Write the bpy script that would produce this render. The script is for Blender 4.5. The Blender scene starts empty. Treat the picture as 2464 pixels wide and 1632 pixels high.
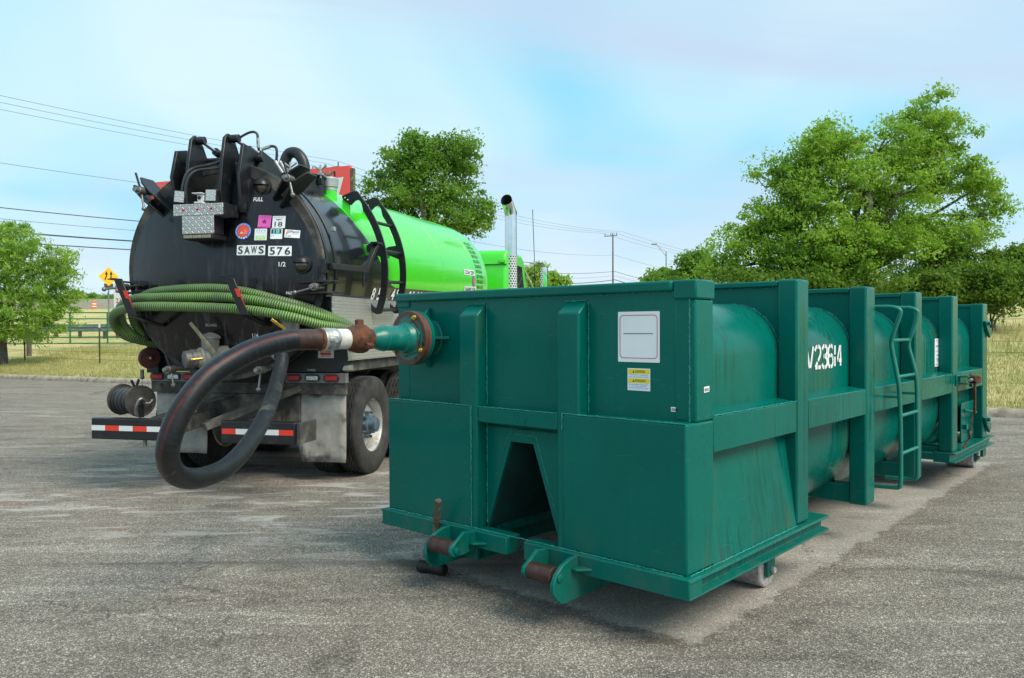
import bpy, math, random
import numpy as np
from mathutils import Vector, Matrix
R = math.radians
rnd = random.Random(7)
sc = bpy.context.scene
COL = sc.collection

# ------------------------------------------------------------------ camera
cd = bpy.data.cameras.new('camera'); cam = bpy.data.objects.new('camera', cd); COL.objects.link(cam)
cd.sensor_width = 36.0; cd.lens = 1895.85/2464*36; cd.clip_start = 0.05; cd.clip_end = 3000
_p, _r = -0.0135, -0.0043
cp, sp, cr, sr = math.cos(_p), math.sin(_p), math.cos(_r), math.sin(_r)
_right = Vector((cr, -sp*sr, cp*sr)); _up = Vector((-sr, -sp*cr, cp*cr)); _fw = Vector((0, cp, sp))
cam.matrix_world = Matrix(((_right.x, _up.x, -_fw.x, 0), (_right.y, _up.y, -_fw.y, 0), (_right.z, _up.z, -_fw.z, 1.6191), (0, 0, 0, 1)))
sc.camera = cam

# ------------------------------------------------------------------ sky, sun, exposure
SUN_AZ, SUN_EL = R(126), R(48)          # clockwise from +Y (camera heading), elevation
w = bpy.data.worlds.new('World'); sc.world = w; w.use_nodes = True
wn, wl = w.node_tree.nodes, w.node_tree.links
wn.clear()
wo = wn.new('ShaderNodeOutputWorld'); wb = wn.new('ShaderNodeBackground'); wl.new(wb.outputs[0], wo.inputs[0])
sky = wn.new('ShaderNodeTexSky'); sky.sky_type = 'NISHITA'; sky.sun_disc = False
sky.sun_elevation = SUN_EL; sky.sun_rotation = SUN_AZ; sky.air_density = 1.0; sky.dust_density = 1.5; sky.ozone_density = 2.0
tc = wn.new('ShaderNodeTexCoord')
def wmath(op, a, b=None, c=None):
    n = wn.new('ShaderNodeMath'); n.operation = op
    for i, x in enumerate((a, b, c)):
        if x is None: continue
        if isinstance(x, (int, float)): n.inputs[i].default_value = x
        else: wl.new(x, n.inputs[i])
    return n.outputs[0]
sep = wn.new('ShaderNodeSeparateXYZ'); wl.new(tc.outputs['Generated'], sep.inputs[0])
zc = wmath('ADD', wmath('MAXIMUM', sep.outputs[2], 0.0), 0.22)
cmb = wn.new('ShaderNodeCombineXYZ')
wl.new(wmath('DIVIDE', sep.outputs[0], zc), cmb.inputs[0]); wl.new(wmath('DIVIDE', sep.outputs[1], zc), cmb.inputs[1])
def wnoise(scale, detail, rough, dist=0.0, off=(0, 0, 0), sc3=(1, 1, 1)):
    m = wn.new('ShaderNodeMapping'); m.inputs['Location'].default_value = off; m.inputs['Scale'].default_value = sc3
    wl.new(cmb.outputs[0], m.inputs[0])
    n = wn.new('ShaderNodeTexNoise'); n.inputs['Scale'].default_value = scale; n.inputs['Detail'].default_value = detail
    n.inputs['Roughness'].default_value = rough; n.inputs['Distortion'].default_value = dist
    wl.new(m.outputs[0], n.inputs['Vector']); return n.outputs['Fac']
def wramp(fac, stops):
    n = wn.new('ShaderNodeValToRGB'); n.color_ramp.interpolation = 'EASE'
    e = n.color_ramp.elements
    while len(e) < len(stops): e.new(0.5)
    for el, (p, c) in zip(e, stops): el.position = p; el.color = c if len(c) == 4 else (*c, 1)
    wl.new(fac, n.inputs[0]); return n.outputs[0]
def wmix(fac, a, b, mode='MIX'):
    n = wn.new('ShaderNodeMix'); n.data_type = 'RGBA'; n.blend_type = mode; n.clamp_result = False
    if isinstance(fac, (int, float)): n.inputs[0].default_value = fac
    else: wl.new(fac, n.inputs[0])
    for i, x in ((6, a), (7, b)):
        if isinstance(x, tuple): n.inputs[i].default_value = (*x, 1)
        else: wl.new(x, n.inputs[i])
    return n.outputs[2]
SKY_STRENGTH = 0.10
EXPOSURE = 1.3
K = 2**-EXPOSURE/SKY_STRENGTH
# thin high overcast: bright cyan-white veil with lavender-grey cloud bases, blue showing through in places
VEIL_OFF, GREY_OFF = (.829, 5.661, 0), (-6.576, -2.953, 0)
veil = wramp(wnoise(0.62, 3, 0.5, 0.6, VEIL_OFF), [(0.36, (.30*K, .77*K, .99*K)), (0.48, (.55*K, .89*K, 1.01*K)), (0.62, (.78*K, .99*K, 1.03*K))])
grey = wramp(wnoise(0.75, 6, 0.55, 0.7, GREY_OFF, (0.7, 1.3, 1)), [(0.40, (0, 0, 0)), (0.68, (1, 1, 1))])
col = wmix(wmath('MULTIPLY', grey, 0.9), veil, (.61*K, .75*K, .93*K))
hz = wramp(sep.outputs[2], [(0.0, (1, 1, 1)), (0.22, (0, 0, 0))])
col = wmix(wmath('MULTIPLY', hz, 0.35), col, (.80*K, .92*K, 1.03*K))
col = wmix(0.90, sky.outputs[0], col)
wl.new(col, wb.inputs[0]); wb.inputs[1].default_value = SKY_STRENGTH
ld = bpy.data.lights.new('sun', 'SUN'); ld.energy = 1.5; ld.angle = R(32); ld.color = (1.0, 0.91, 0.76)
sun = bpy.data.objects.new('sun', ld); COL.objects.link(sun)
sdir = Vector((math.sin(SUN_AZ)*math.cos(SUN_EL), math.cos(SUN_AZ)*math.cos(SUN_EL), math.sin(SUN_EL)))
sun.rotation_euler = sdir.to_track_quat('Z', 'Y').to_euler()
sc.view_settings.view_transform = 'Standard'; sc.view_settings.look = 'None'; sc.view_settings.gamma = 1; sc.view_settings.exposure = EXPOSURE
sc.cycles.use_denoising = True
sc.cycles.max_bounces = 6; sc.cycles.transparent_max_bounces = 8

# ------------------------------------------------------------------ mesh helpers
class MB:
    def __init__(s): s.v = []; s.f = []; s.uv = {}
    def add(s, vs, fs):
        o = len(s.v); s.v.extend([tuple(v) for v in vs]); s.f.extend([tuple(i+o for i in f) for f in fs]); return s
    def box(s, x0, x1, y0, y1, z0, z1):
        return s.add([(x0,y0,z0),(x1,y0,z0),(x1,y1,z0),(x0,y1,z0),(x0,y0,z1),(x1,y0,z1),(x1,y1,z1),(x0,y1,z1)],
                     [(0,3,2,1),(4,5,6,7),(0,1,5,4),(1,2,6,5),(2,3,7,6),(3,0,4,7)])
    def obox(s, c, half, ax):
        c = Vector(c); a = [Vector(x) for x in ax]; vs = []
        for k in (-1, 1):
            for i, j in ((-1,-1),(1,-1),(1,1),(-1,1)): vs.append(c + a[0]*half[0]*i + a[1]*half[1]*j + a[2]*half[2]*k)
        return s.add(vs, [(0,3,2,1),(4,5,6,7),(0,1,5,4),(1,2,6,5),(2,3,7,6),(3,0,4,7)])
    def bar(s, p, q, wd, ht, up=(0,0,1)):
        p, q = Vector(p), Vector(q); d = (q-p); L = d.length; d.normalize(); u = Vector(up)
        sd = d.cross(u); sd.normalize(); u = sd.cross(d)
        return s.obox((p+q)/2, (L/2, wd/2, ht/2), (d, sd, u))
    def lathe(s, p, d, prof, n=24, a0=0.0, uv=False):
        p = Vector(p); d = Vector(d).normalized()
        e1 = d.orthogonal().normalized() if abs(d.z) > 0.9 else d.cross(Vector((0,0,1))).normalized()
        e2 = d.cross(e1); o = len(s.v)
        for t, r in prof:
            for i in range(n):
                a = a0 + 2*math.pi*i/n
                s.v.append(tuple(p + d*t + (e1*math.cos(a) + e2*math.sin(a))*max(r, 1e-5)))
        for k in range(len(prof)-1):
            for i in range(n):
                j = (i+1) % n
                f = (o+k*n+i, o+k*n+j, o+(k+1)*n+j, o+(k+1)*n+i)
                if uv: s.uv[len(s.f)] = ((i/n, prof[k][0]), ((i+1)/n, prof[k][0]), ((i+1)/n, prof[k+1][0]), (i/n, prof[k+1][0]))
                s.f.append(f[::-1]) if not uv else s.f.append(f)
        return s
    def cyl(s, p, q, r, r2=None, n=16):
        p, q = Vector(p), Vector(q); L = (q-p).length; r2 = r if r2 is None else r2
        return s.lathe(p, q-p, [(0, 0), (0, r), (L, r2), (L, 0)], n)
    def tube(s, path, r, n=10, closed=False, cap=True, uv=False):
        P = [Vector(p) for p in path]; m = len(P); o = len(s.v)
        rr = r if isinstance(r, (list, tuple)) else [r]*m
        tg = []
        for i in range(m):
            a = P[(i-1) % m] if (closed or i > 0) else P[0]; b = P[(i+1) % m] if (closed or i < m-1) else P[-1]
            tg.append((b-a).normalized())
        nrm = tg[0].orthogonal().normalized() if abs(tg[0].z) > .9 else tg[0].cross(Vector((0,0,1))).normalized()
        L = 0.0; Ls = []
        for i in range(m):
            if i: L += (P[i]-P[i-1]).length
            Ls.append(L)
            nrm = (nrm - tg[i]*nrm.dot(tg[i])).normalized(); b = tg[i].cross(nrm)
            for k in range(n):
                a = 2*math.pi*k/n; s.v.append(tuple(P[i] + (nrm*math.cos(a) + b*math.sin(a))*rr[i]))
        for i in range(m if closed else m-1):
            j = (i+1) % m
            for k in range(n):
                l = (k+1) % n
                if uv: s.uv[len(s.f)] = ((k/n, Ls[i]), ((k+1)/n, Ls[i]), ((k+1)/n, Ls[j]), (k/n, Ls[j]))
                s.f.append((o+i*n+k, o+i*n+l, o+j*n+l, o+j*n+k))
        if cap and not closed:
            s.f.append(tuple(o+k for k in range(n))[::-1]); s.f.append(tuple(o+(m-1)*n+k for k in range(n)))
        return s
    def prism(s, poly, O, ex, ey, th):
        O, ex, ey = Vector(O), Vector(ex), Vector(ey); en = ex.cross(ey).normalized()
        n = len(poly); A = [O + ex*a + ey*b for a, b in poly]
        ar = sum(poly[i][0]*poly[(i+1) % n][1] - poly[(i+1) % n][0]*poly[i][1] for i in range(n))
        if ar < 0: A = A[::-1]
        vs = A + [a + en*th for a in A]
        fs = [tuple(range(n))[::-1], tuple(range(n, 2*n))] + [(i, (i+1) % n, n+(i+1) % n, n+i) for i in range(n)]
        if th < 0: fs = [f[::-1] for f in fs]
        return s.add(vs, fs)
    def sphere(s, c, r, n=14, m=8, sc3=(1,1,1), lo=-90, hi=90):
        c = Vector(c); o = len(s.v)
        for i in range(m+1):
            la = R(lo + (hi-lo)*i/m)
            for k in range(n):
                a = 2*math.pi*k/n
                s.v.append((c.x + r*sc3[0]*math.cos(la)*math.cos(a), c.y + r*sc3[1]*math.cos(la)*math.sin(a), c.z + r*sc3[2]*math.sin(la)))
        for i in range(m):
            for k in range(n): s.f.append((o+i*n+k, o+i*n+(k+1) % n, o+(i+1)*n+(k+1) % n, o+(i+1)*n+k))
        return s
    def strip(s, pts, wd, zoff=0):       # flat ribbon in the list's own 2D plane (x, y) -> verts (x, y, zoff)
        for (a, b) in zip(pts[:-1], pts[1:]):
            d = Vector((b[0]-a[0], b[1]-a[1])); L = d.length or 1e-6; d /= L; nn = Vector((-d.y, d.x))*wd/2
            s.add([(a[0]-nn.x, a[1]-nn.y, zoff), (b[0]-nn.x, b[1]-nn.y, zoff), (b[0]+nn.x, b[1]+nn.y, zoff), (a[0]+nn.x, a[1]+nn.y, zoff)], [(0,1,2,3)])
        return s
    def map(s, fn): s.v = [tuple(fn(*v)) for v in s.v]; return s
    def mesh(s, name, smooth=True, ang=38):
        me = bpy.data.meshes.new(name); me.from_pydata(s.v, [], s.f)
        if s.uv:
            uvl = me.uv_layers.new(name='UVMap')
            for i, p in enumerate(me.polygons):
                if i in s.uv:
                    for li, c in zip(p.loop_indices, s.uv[i]): uvl.data[li].uv = c
        me.validate(); me.update()
        if smooth:
            me.polygons.foreach_set('use_smooth', [True]*len(me.polygons)); me.set_sharp_from_angle(angle=R(ang))
        return me
    def build(s, name, mat, parent=None, bevel=0.0, smooth=True, seg=2, ang=38, weld=False, **kw):
        me = s.mesh(name, smooth, ang)
        if mat: me.materials.append(mat)
        o = bpy.data.objects.new(name, me); COL.objects.link(o)
        if parent: o.parent = parent
        if bevel:
            b = o.modifiers.new('bevel', 'BEVEL'); b.width = bevel; b.segments = seg; b.limit_method = 'ANGLE'; b.angle_limit = R(40); b.harden_normals = False
        for k, v in kw.items(): o[k] = v
        return o
def empty(name, label, cat, loc=(0,0,0), rz=0.0, group=None, kind=None):
    o = bpy.data.objects.new(name, None); COL.objects.link(o); o.location = loc; o.rotation_euler = (0, 0, rz); o.empty_display_size = 0.2
    return tag(o, label, cat, group, kind)
def tag(o, label=None, cat=None, group=None, kind=None):
    if label: o['label'] = label
    if cat: o['category'] = cat
    if group: o['group'] = group
    if kind: o['kind'] = kind
    return o
def inst(me, name, parent, loc=(0,0,0), rot=(0,0,0)):
    o = bpy.data.objects.new(name, me); COL.objects.link(o); o.parent = parent; o.location = loc; o.rotation_euler = rot; return o
def catmull(P, sub=8, closed=False):
    P = [Vector(p) for p in P]; out = []; n = len(P)
    rng = range(n) if closed else range(n-1)
    for i in rng:
        p0 = P[(i-1) % n] if (closed or i > 0) else P[0]*2 - P[1]
        p1 = P[i]; p2 = P[(i+1) % n]
        p3 = P[(i+2) % n] if (closed or i < n-2) else P[-1]*2 - P[-2]
        for k in range(sub):
            t = k/sub
            out.append(0.5*((2*p1) + (p2-p0)*t + (2*p0-5*p1+4*p2-p3)*t*t + (3*p1-p0-3*p2+p3)*t**3))
    if not closed: out.append(P[-1])
    return out
_tc = {}
def text2d(txt, bold=0.0):
    k = (txt, bold)
    if k not in _tc:
        c = bpy.data.curves.new('t', 'FONT'); c.body = txt; c.size = 1.0; c.offset = bold; c.resolution_u = 3
        c.align_x = 'LEFT'
        o = bpy.data.objects.new('t', c); me = bpy.data.meshes.new_from_object(o)
        _tc[k] = ([tuple(v.co) for v in me.vertices], [tuple(p.vertices) for p in me.polygons])
        bpy.data.objects.remove(o); bpy.data.meshes.remove(me)
    return _tc[k]
def text_mb(txt, x0, y0, x1, y1, bold=0.0, slant=0.0, mb=None):
    "letters stretched to the rectangle x0..x1, y0..y1 of a plane (z = 0)"
    vs, fs = text2d(txt, bold); a = np.array(vs)
    mn, mx = a.min(0), a.max(0); mb = mb or MB()
    sx = (x1-x0)/max(mx[0]-mn[0], 1e-6); sy = (y1-y0)/max(mx[1]-mn[1], 1e-6)
    out = []
    for v in vs:
        yy = (v[1]-mn[1])*sy; out.append((x0 + (v[0]-mn[0])*sx + slant*yy, y0 + yy, 0.0))
    return mb.add(out, fs)
def rrect(x0, y0, x1, y1, r=0.0, n=5):
    if r <= 0: return [(x0,y0),(x1,y0),(x1,y1),(x0,y1)]
    P = []
    for cx, cy, a in ((x1-r,y0+r,-90),(x1-r,y1-r,0),(x0+r,y1-r,90),(x0+r,y0+r,180)):
        for i in range(n+1): P.append((cx + r*math.cos(R(a+90*i/n)), cy + r*math.sin(R(a+90*i/n))))
    return P
def flat(poly, mb=None):
    mb = mb or MB(); return mb.add([(x, y, 0) for x, y in poly], [tuple(range(len(poly)))])

# ------------------------------------------------------------------ materials
class NM:
    def __init__(s, name):
        s.m = bpy.data.materials.new(name); s.m.use_nodes = True; s.n = s.m.node_tree.nodes; s.l = s.m.node_tree.links
        s.b = s.n['Principled BSDF']; s._oc = None
    def node(s, t, **kw):
        n = s.n.new(t)
        for k, v in kw.items(): setattr(n, k, v)
        return n
    def put(s, sock, x):
        if isinstance(x, (int, float)): sock.default_value = x
        elif isinstance(x, (tuple, list)): sock.default_value = (*x, 1) if (len(x) == 3 and sock.type == 'RGBA') else x
        else: s.l.new(x, sock)
    def oc(s, obj=None, kind='Object'):
        t = s.node('ShaderNodeTexCoord')
        if obj: t.object = obj
        return t.outputs[kind]
    def mapv(s, v, scale=(1,1,1), rot=(0,0,0), loc=(0,0,0)):
        m = s.node('ShaderNodeMapping'); s.l.new(v, m.inputs[0]); m.inputs['Scale'].default_value = scale; m.inputs['Rotation'].default_value = rot; m.inputs['Location'].default_value = loc
        return m.outputs[0]
    def noise(s, v, scale, detail=4, rough=.55, dist=0):
        n = s.node('ShaderNodeTexNoise'); s.put(n.inputs['Vector'], v); n.inputs['Scale'].default_value = scale; n.inputs['Detail'].default_value = detail
        n.inputs['Roughness'].default_value = rough; n.inputs['Distortion'].default_value = dist; return n.outputs['Fac']
    def vor(s, v, scale, out='Color', feature='F1', rnd_=1.0):
        n = s.node('ShaderNodeTexVoronoi'); n.feature = feature; s.put(n.inputs['Vector'], v); n.inputs['Scale'].default_value = scale
        n.inputs['Randomness'].default_value = rnd_; return n.outputs[out]
    def math(s, op, a, b=0.0, c=0.0, clamp=False):
        n = s.node('ShaderNodeMath', operation=op); n.use_clamp = clamp
        for i, x in enumerate((a, b, c)): s.put(n.inputs[i], x)
        return n.outputs[0]
    def ramp(s, fac, stops, interp='LINEAR'):
        n = s.node('ShaderNodeValToRGB'); n.color_ramp.interpolation = interp; e = n.color_ramp.elements
        while len(e) < len(stops): e.new(.5)
        for el, (p, c) in zip(e, stops):
            el.position = p; el.color = (c, c, c, 1) if isinstance(c, (int, float)) else (*c, 1)
        s.put(n.inputs[0], fac); return n.outputs[0]
    def step(s, x, a, b):      # smooth 0..1 between a and b
        n = s.node('ShaderNodeMapRange', interpolation_type='SMOOTHSTEP'); s.put(n.inputs[0], x); n.inputs[1].default_value = a; n.inputs[2].default_value = b
        return n.outputs[0]
    def mix(s, fac, a, b, mode='MIX'):
        n = s.node('ShaderNodeMix', data_type='RGBA', blend_type=mode); s.put(n.inputs[0], fac); s.put(n.inputs[6], a); s.put(n.inputs[7], b); return n.outputs[2]
    def sep(s, v):
        n = s.node('ShaderNodeSeparateXYZ'); s.l.new(v, n.inputs[0]); return n.outputs
    def comb(s, x, y, z):
        n = s.node('ShaderNodeCombineXYZ')
        for i, q in enumerate((x, y, z)): s.put(n.inputs[i], q)
        return n.outputs[0]
    def bump(s, h, strength=.3, dist=.01, nrm=None):
        n = s.node('ShaderNodeBump'); n.inputs['Strength'].default_value = strength; n.inputs['Distance'].default_value = dist; s.put(n.inputs['Height'], h)
        if nrm: s.l.new(nrm, n.inputs['Normal'])
        return n.outputs[0]
    def done(s, col=None, rough=None, metal=None, nrm=None, spec=None, coat=None, coat_rough=None):
        b = s.b.inputs
        if col is not None: s.put(b['Base Color'], col)
        if rough is not None: s.put(b['Roughness'], rough)
        if metal is not None: s.put(b['Metallic'], metal)
        if spec is not None: s.put(b['Specular IOR Level'], spec)
        if coat is not None: s.put(b['Coat Weight'], coat); b['Coat Roughness'].default_value = coat_rough or .05
        if nrm is not None: s.l.new(nrm, b['Normal'])
        return s.m
def pbr(name, col, rough=.5, metal=0.0, var=.25, vs=6.0, dirt=None, dlo=.5, dhi=.75, ds=3.0, streak=False, bump=0.0, bs=60.0, coat=0.0, fine=0.0):
    m = NM(name); o = m.oc()
    c = m.mix(m.ramp(m.noise(o, vs, 5), [(.3, 0.0), (.7, 1.0)]), tuple(x*(1-var) for x in col), tuple(min(1, x*(1+var)) for x in col))
    r = rough
    if dirt:
        v = m.mapv(o, (1, 1, .12)) if streak else o
        d = m.step(m.noise(v, ds*(3 if streak else 1), 6, .65), dlo, dhi)
        c = m.mix(d, c, dirt); r = m.math('ADD', rough, m.math('MULTIPLY', d, .25), clamp=True)
    if fine:
        c = m.mix(m.math('MULTIPLY', m.step(m.noise(o, 140, 2, .6), .55, .75), fine), c, dirt or (.35,.35,.33))
    nr = m.bump(m.noise(o, bs, 3), bump, .004) if bump else None
    return m.done(c, r, metal, nr, coat=coat if coat else None)
def plain(name, col, rough=.5, metal=0.0, emit=0):
    m = NM(name); m.done(col, rough, metal); return m.m
# ------------------------------------------------------------------ frames of the two big things
CE = empty('roll_off_container', 'dark green steel roll-off tank container with ribbed posts standing on the asphalt', 'container', (0.864, 3.8973, 0), -0.733)
TE = empty('vacuum_truck', 'black and lime green vacuum tank truck parked behind the green container', 'truck', (-2.874, 8.5, 0), -R(12.7))

# green container paint: weathered, wet streaks and rain drops on the weather side, chips
def paint_green():
    m = NM('container_green_paint'); o = m.oc(); nrm = m.sep(m.oc(kind='Normal'))
    base = m.mix(m.noise(o, 1.4, 5, .6), (.0002, .106, .082), (.0006, .160, .124))
    base = m.mix(m.math('MULTIPLY', m.step(m.noise(o, 34, 4, .7), .58, .8), .14), base, (.05, .32, .26)); base = m.mix(m.math('MULTIPLY', m.step(m.noise(o, 90, 2, .5), .72, .78), .35), base, (.06, .30, .26)); base = m.mix(m.math('MULTIPLY', m.step(m.noise(o, .9, 3, .5), .45, .7), .35), base, (.0003, .085, .068))
    side = m.step(nrm[0], .3, .7)
    st = m.math('MULTIPLY', m.step(m.noise(m.mapv(o, (24, 26, .7)), 1, 5, .65), .49, .56), m.step(m.noise(o, 1.5, 3), .46, .56))
    st = m.math('MULTIPLY', st, side)
    cells = m.sep(m.vor(m.mapv(o, (1, 1, .55)), 70, 'Color'))[0]; dist = m.vor(m.mapv(o, (1, 1, .55)), 70, 'Distance')
    dens = m.math('MULTIPLY', m.step(m.noise(o, 3.0, 2), .40, .66), .26)
    drops = m.math('MULTIPLY', m.math('LESS_THAN', cells, dens), m.step(dist, .42, .30)); drops = m.math('MULTIPLY', drops, side)
    wet = m.math('MAXIMUM', st, drops)
    base = m.mix(m.math('MULTIPLY', wet, .72), base, (.004, .085, .062))
    mud = m.math('MULTIPLY', m.step(m.noise(m.mapv(o, (3, 3, .8)), 1.3, 5, .6), .58, .74), m.math('MULTIPLY', side, .35))
    base = m.mix(mud, base, (.075, .105, .035))
    vs_ = m.math('MULTIPLY', m.step(m.noise(m.mapv(o, (26, 26, .5)), 1, 5, .7), .50, .75), .30); base = m.mix(vs_, base, (.002, .095, .08))
    sc_ = m.math('MULTIPLY', m.step(m.noise(m.mapv(o, (9, 9, 70), (.3, .2, .1)), 1, 2, .4), .70, .74), .10)
    base = m.mix(sc_, base, (.12, .34, .30))
    chip = m.step(m.noise(o, 15, 6, .75), .755, .775)
    base = m.mix(chip, base, (.085, .04, .025))
    bv = m.node('ShaderNodeBevel'); bv.samples = 4; bv.inputs['Radius'].default_value = .014
    gn = m.node('ShaderNodeNewGeometry'); dt = m.node('ShaderNodeVectorMath', operation='DOT_PRODUCT'); m.l.new(bv.outputs[0], dt.inputs[0]); m.l.new(gn.outputs['Normal'], dt.inputs[1])
    edge = m.step(dt.outputs['Value'], .995, .90)
    base = m.mix(m.math('MULTIPLY', m.math('MULTIPLY', edge, m.step(m.noise(o, 7, 5, .7), .35, .65)), .38), base, (.05, .30, .26))
    base = m.mix(m.math('MULTIPLY', edge, m.step(m.noise(o, 10, 6, .75), .64, .70)), base, (.11, .055, .035))
    low = m.math('MULTIPLY', m.step(m.sep(o)[2], .62, .28), m.step(m.noise(m.mapv(o, (3, 3, 1.2)), 3, 6, .7), .42, .75)); base = m.mix(m.math('MULTIPLY', low, .30), base, (.11, .13, .10))
    run = m.math('MULTIPLY', m.step(m.noise(m.mapv(o, (22, 22, .7)), 1, 4, .6), .70, .76), m.step(m.noise(o, 2.2, 3), .55, .66)); base = m.mix(m.math('MULTIPLY', run, .5), base, (.10, .065, .03))
    rg = m.math('ADD', .15, m.math('MULTIPLY', m.noise(o, 5, 5), .20)); rg = m.math('SUBTRACT', rg, m.math('MULTIPLY', wet, .22), clamp=True)
    h = m.math('ADD', m.math('MULTIPLY', m.noise(o, 2.3, 2, .4), 1.0), m.math('MULTIPLY', m.noise(o, 220, 2), .035))
    return m.done(base, rg, 0.0, m.bump(h, .30, .014), spec=.17)
GREEN = paint_green()
WELD = pbr('weld_green_highlight', (.016, .25, .205), .28, var=.6, vs=90, bump=.9, bs=160)  # same green as the panels, lightened: bead highlights painted into the colour
RUST = pbr('rusty_steel', (.085, .032, .018), .75, .15, var=.5, vs=25, dirt=(.22, .075, .025), ds=14, dlo=.45, dhi=.7, bump=.5, bs=90)
DKRUST = pbr('brown_pipe_steel', (.058, .031, .024), .5, .3, var=.4, vs=18, dirt=(.17, .15, .13), ds=10, dlo=.55, dhi=.8, bump=.3, bs=70)
WORN = pbr('worn_roller_steel', (.42, .40, .39), .6, .2, var=.35, vs=30, dirt=(.07, .04, .03), ds=20, dlo=.5, dhi=.75, bump=.35, bs=90)
GALV = pbr('dull_aluminium', (.50, .50, .48), .42, .75, var=.15, vs=12, dirt=(.20, .18, .15), ds=9, dlo=.55, dhi=.8, bump=.15, bs=70)
WHITEPIPE = pbr('chalky_white_pipe', (.62, .62, .58), .6, .1, var=.15, vs=20, dirt=(.28, .22, .14), ds=14, dlo=.52, dhi=.72, bump=.2)
ZINC = pbr('yellow_zinc', (.62, .42, .08), .35, .8, var=.3, vs=40)
STEEL = pbr('grey_screw_steel', (.24, .23, .22), .45, .7, var=.3, vs=25, dirt=(.12, .09, .06), ds=16, dlo=.5, dhi=.75)
PAPER = pbr('white_vinyl', (.86, .88, .88), .35, var=.03)
INK = plain('black_print', (.012, .013, .018), .5)
REDINK = plain('red_print', (.62, .04, .05), .45)
BLUEINK = plain('blue_print', (.10, .30, .62), .5)
YELLOW = plain('yellow_print', (.90, .68, .01), .45)
STENCIL = pbr('white_stencil_paint', (.78, .80, .80), .5, var=.08, vs=20, dirt=(.05, .25, .20), ds=7, dlo=.60, dhi=.66, streak=True)

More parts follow.
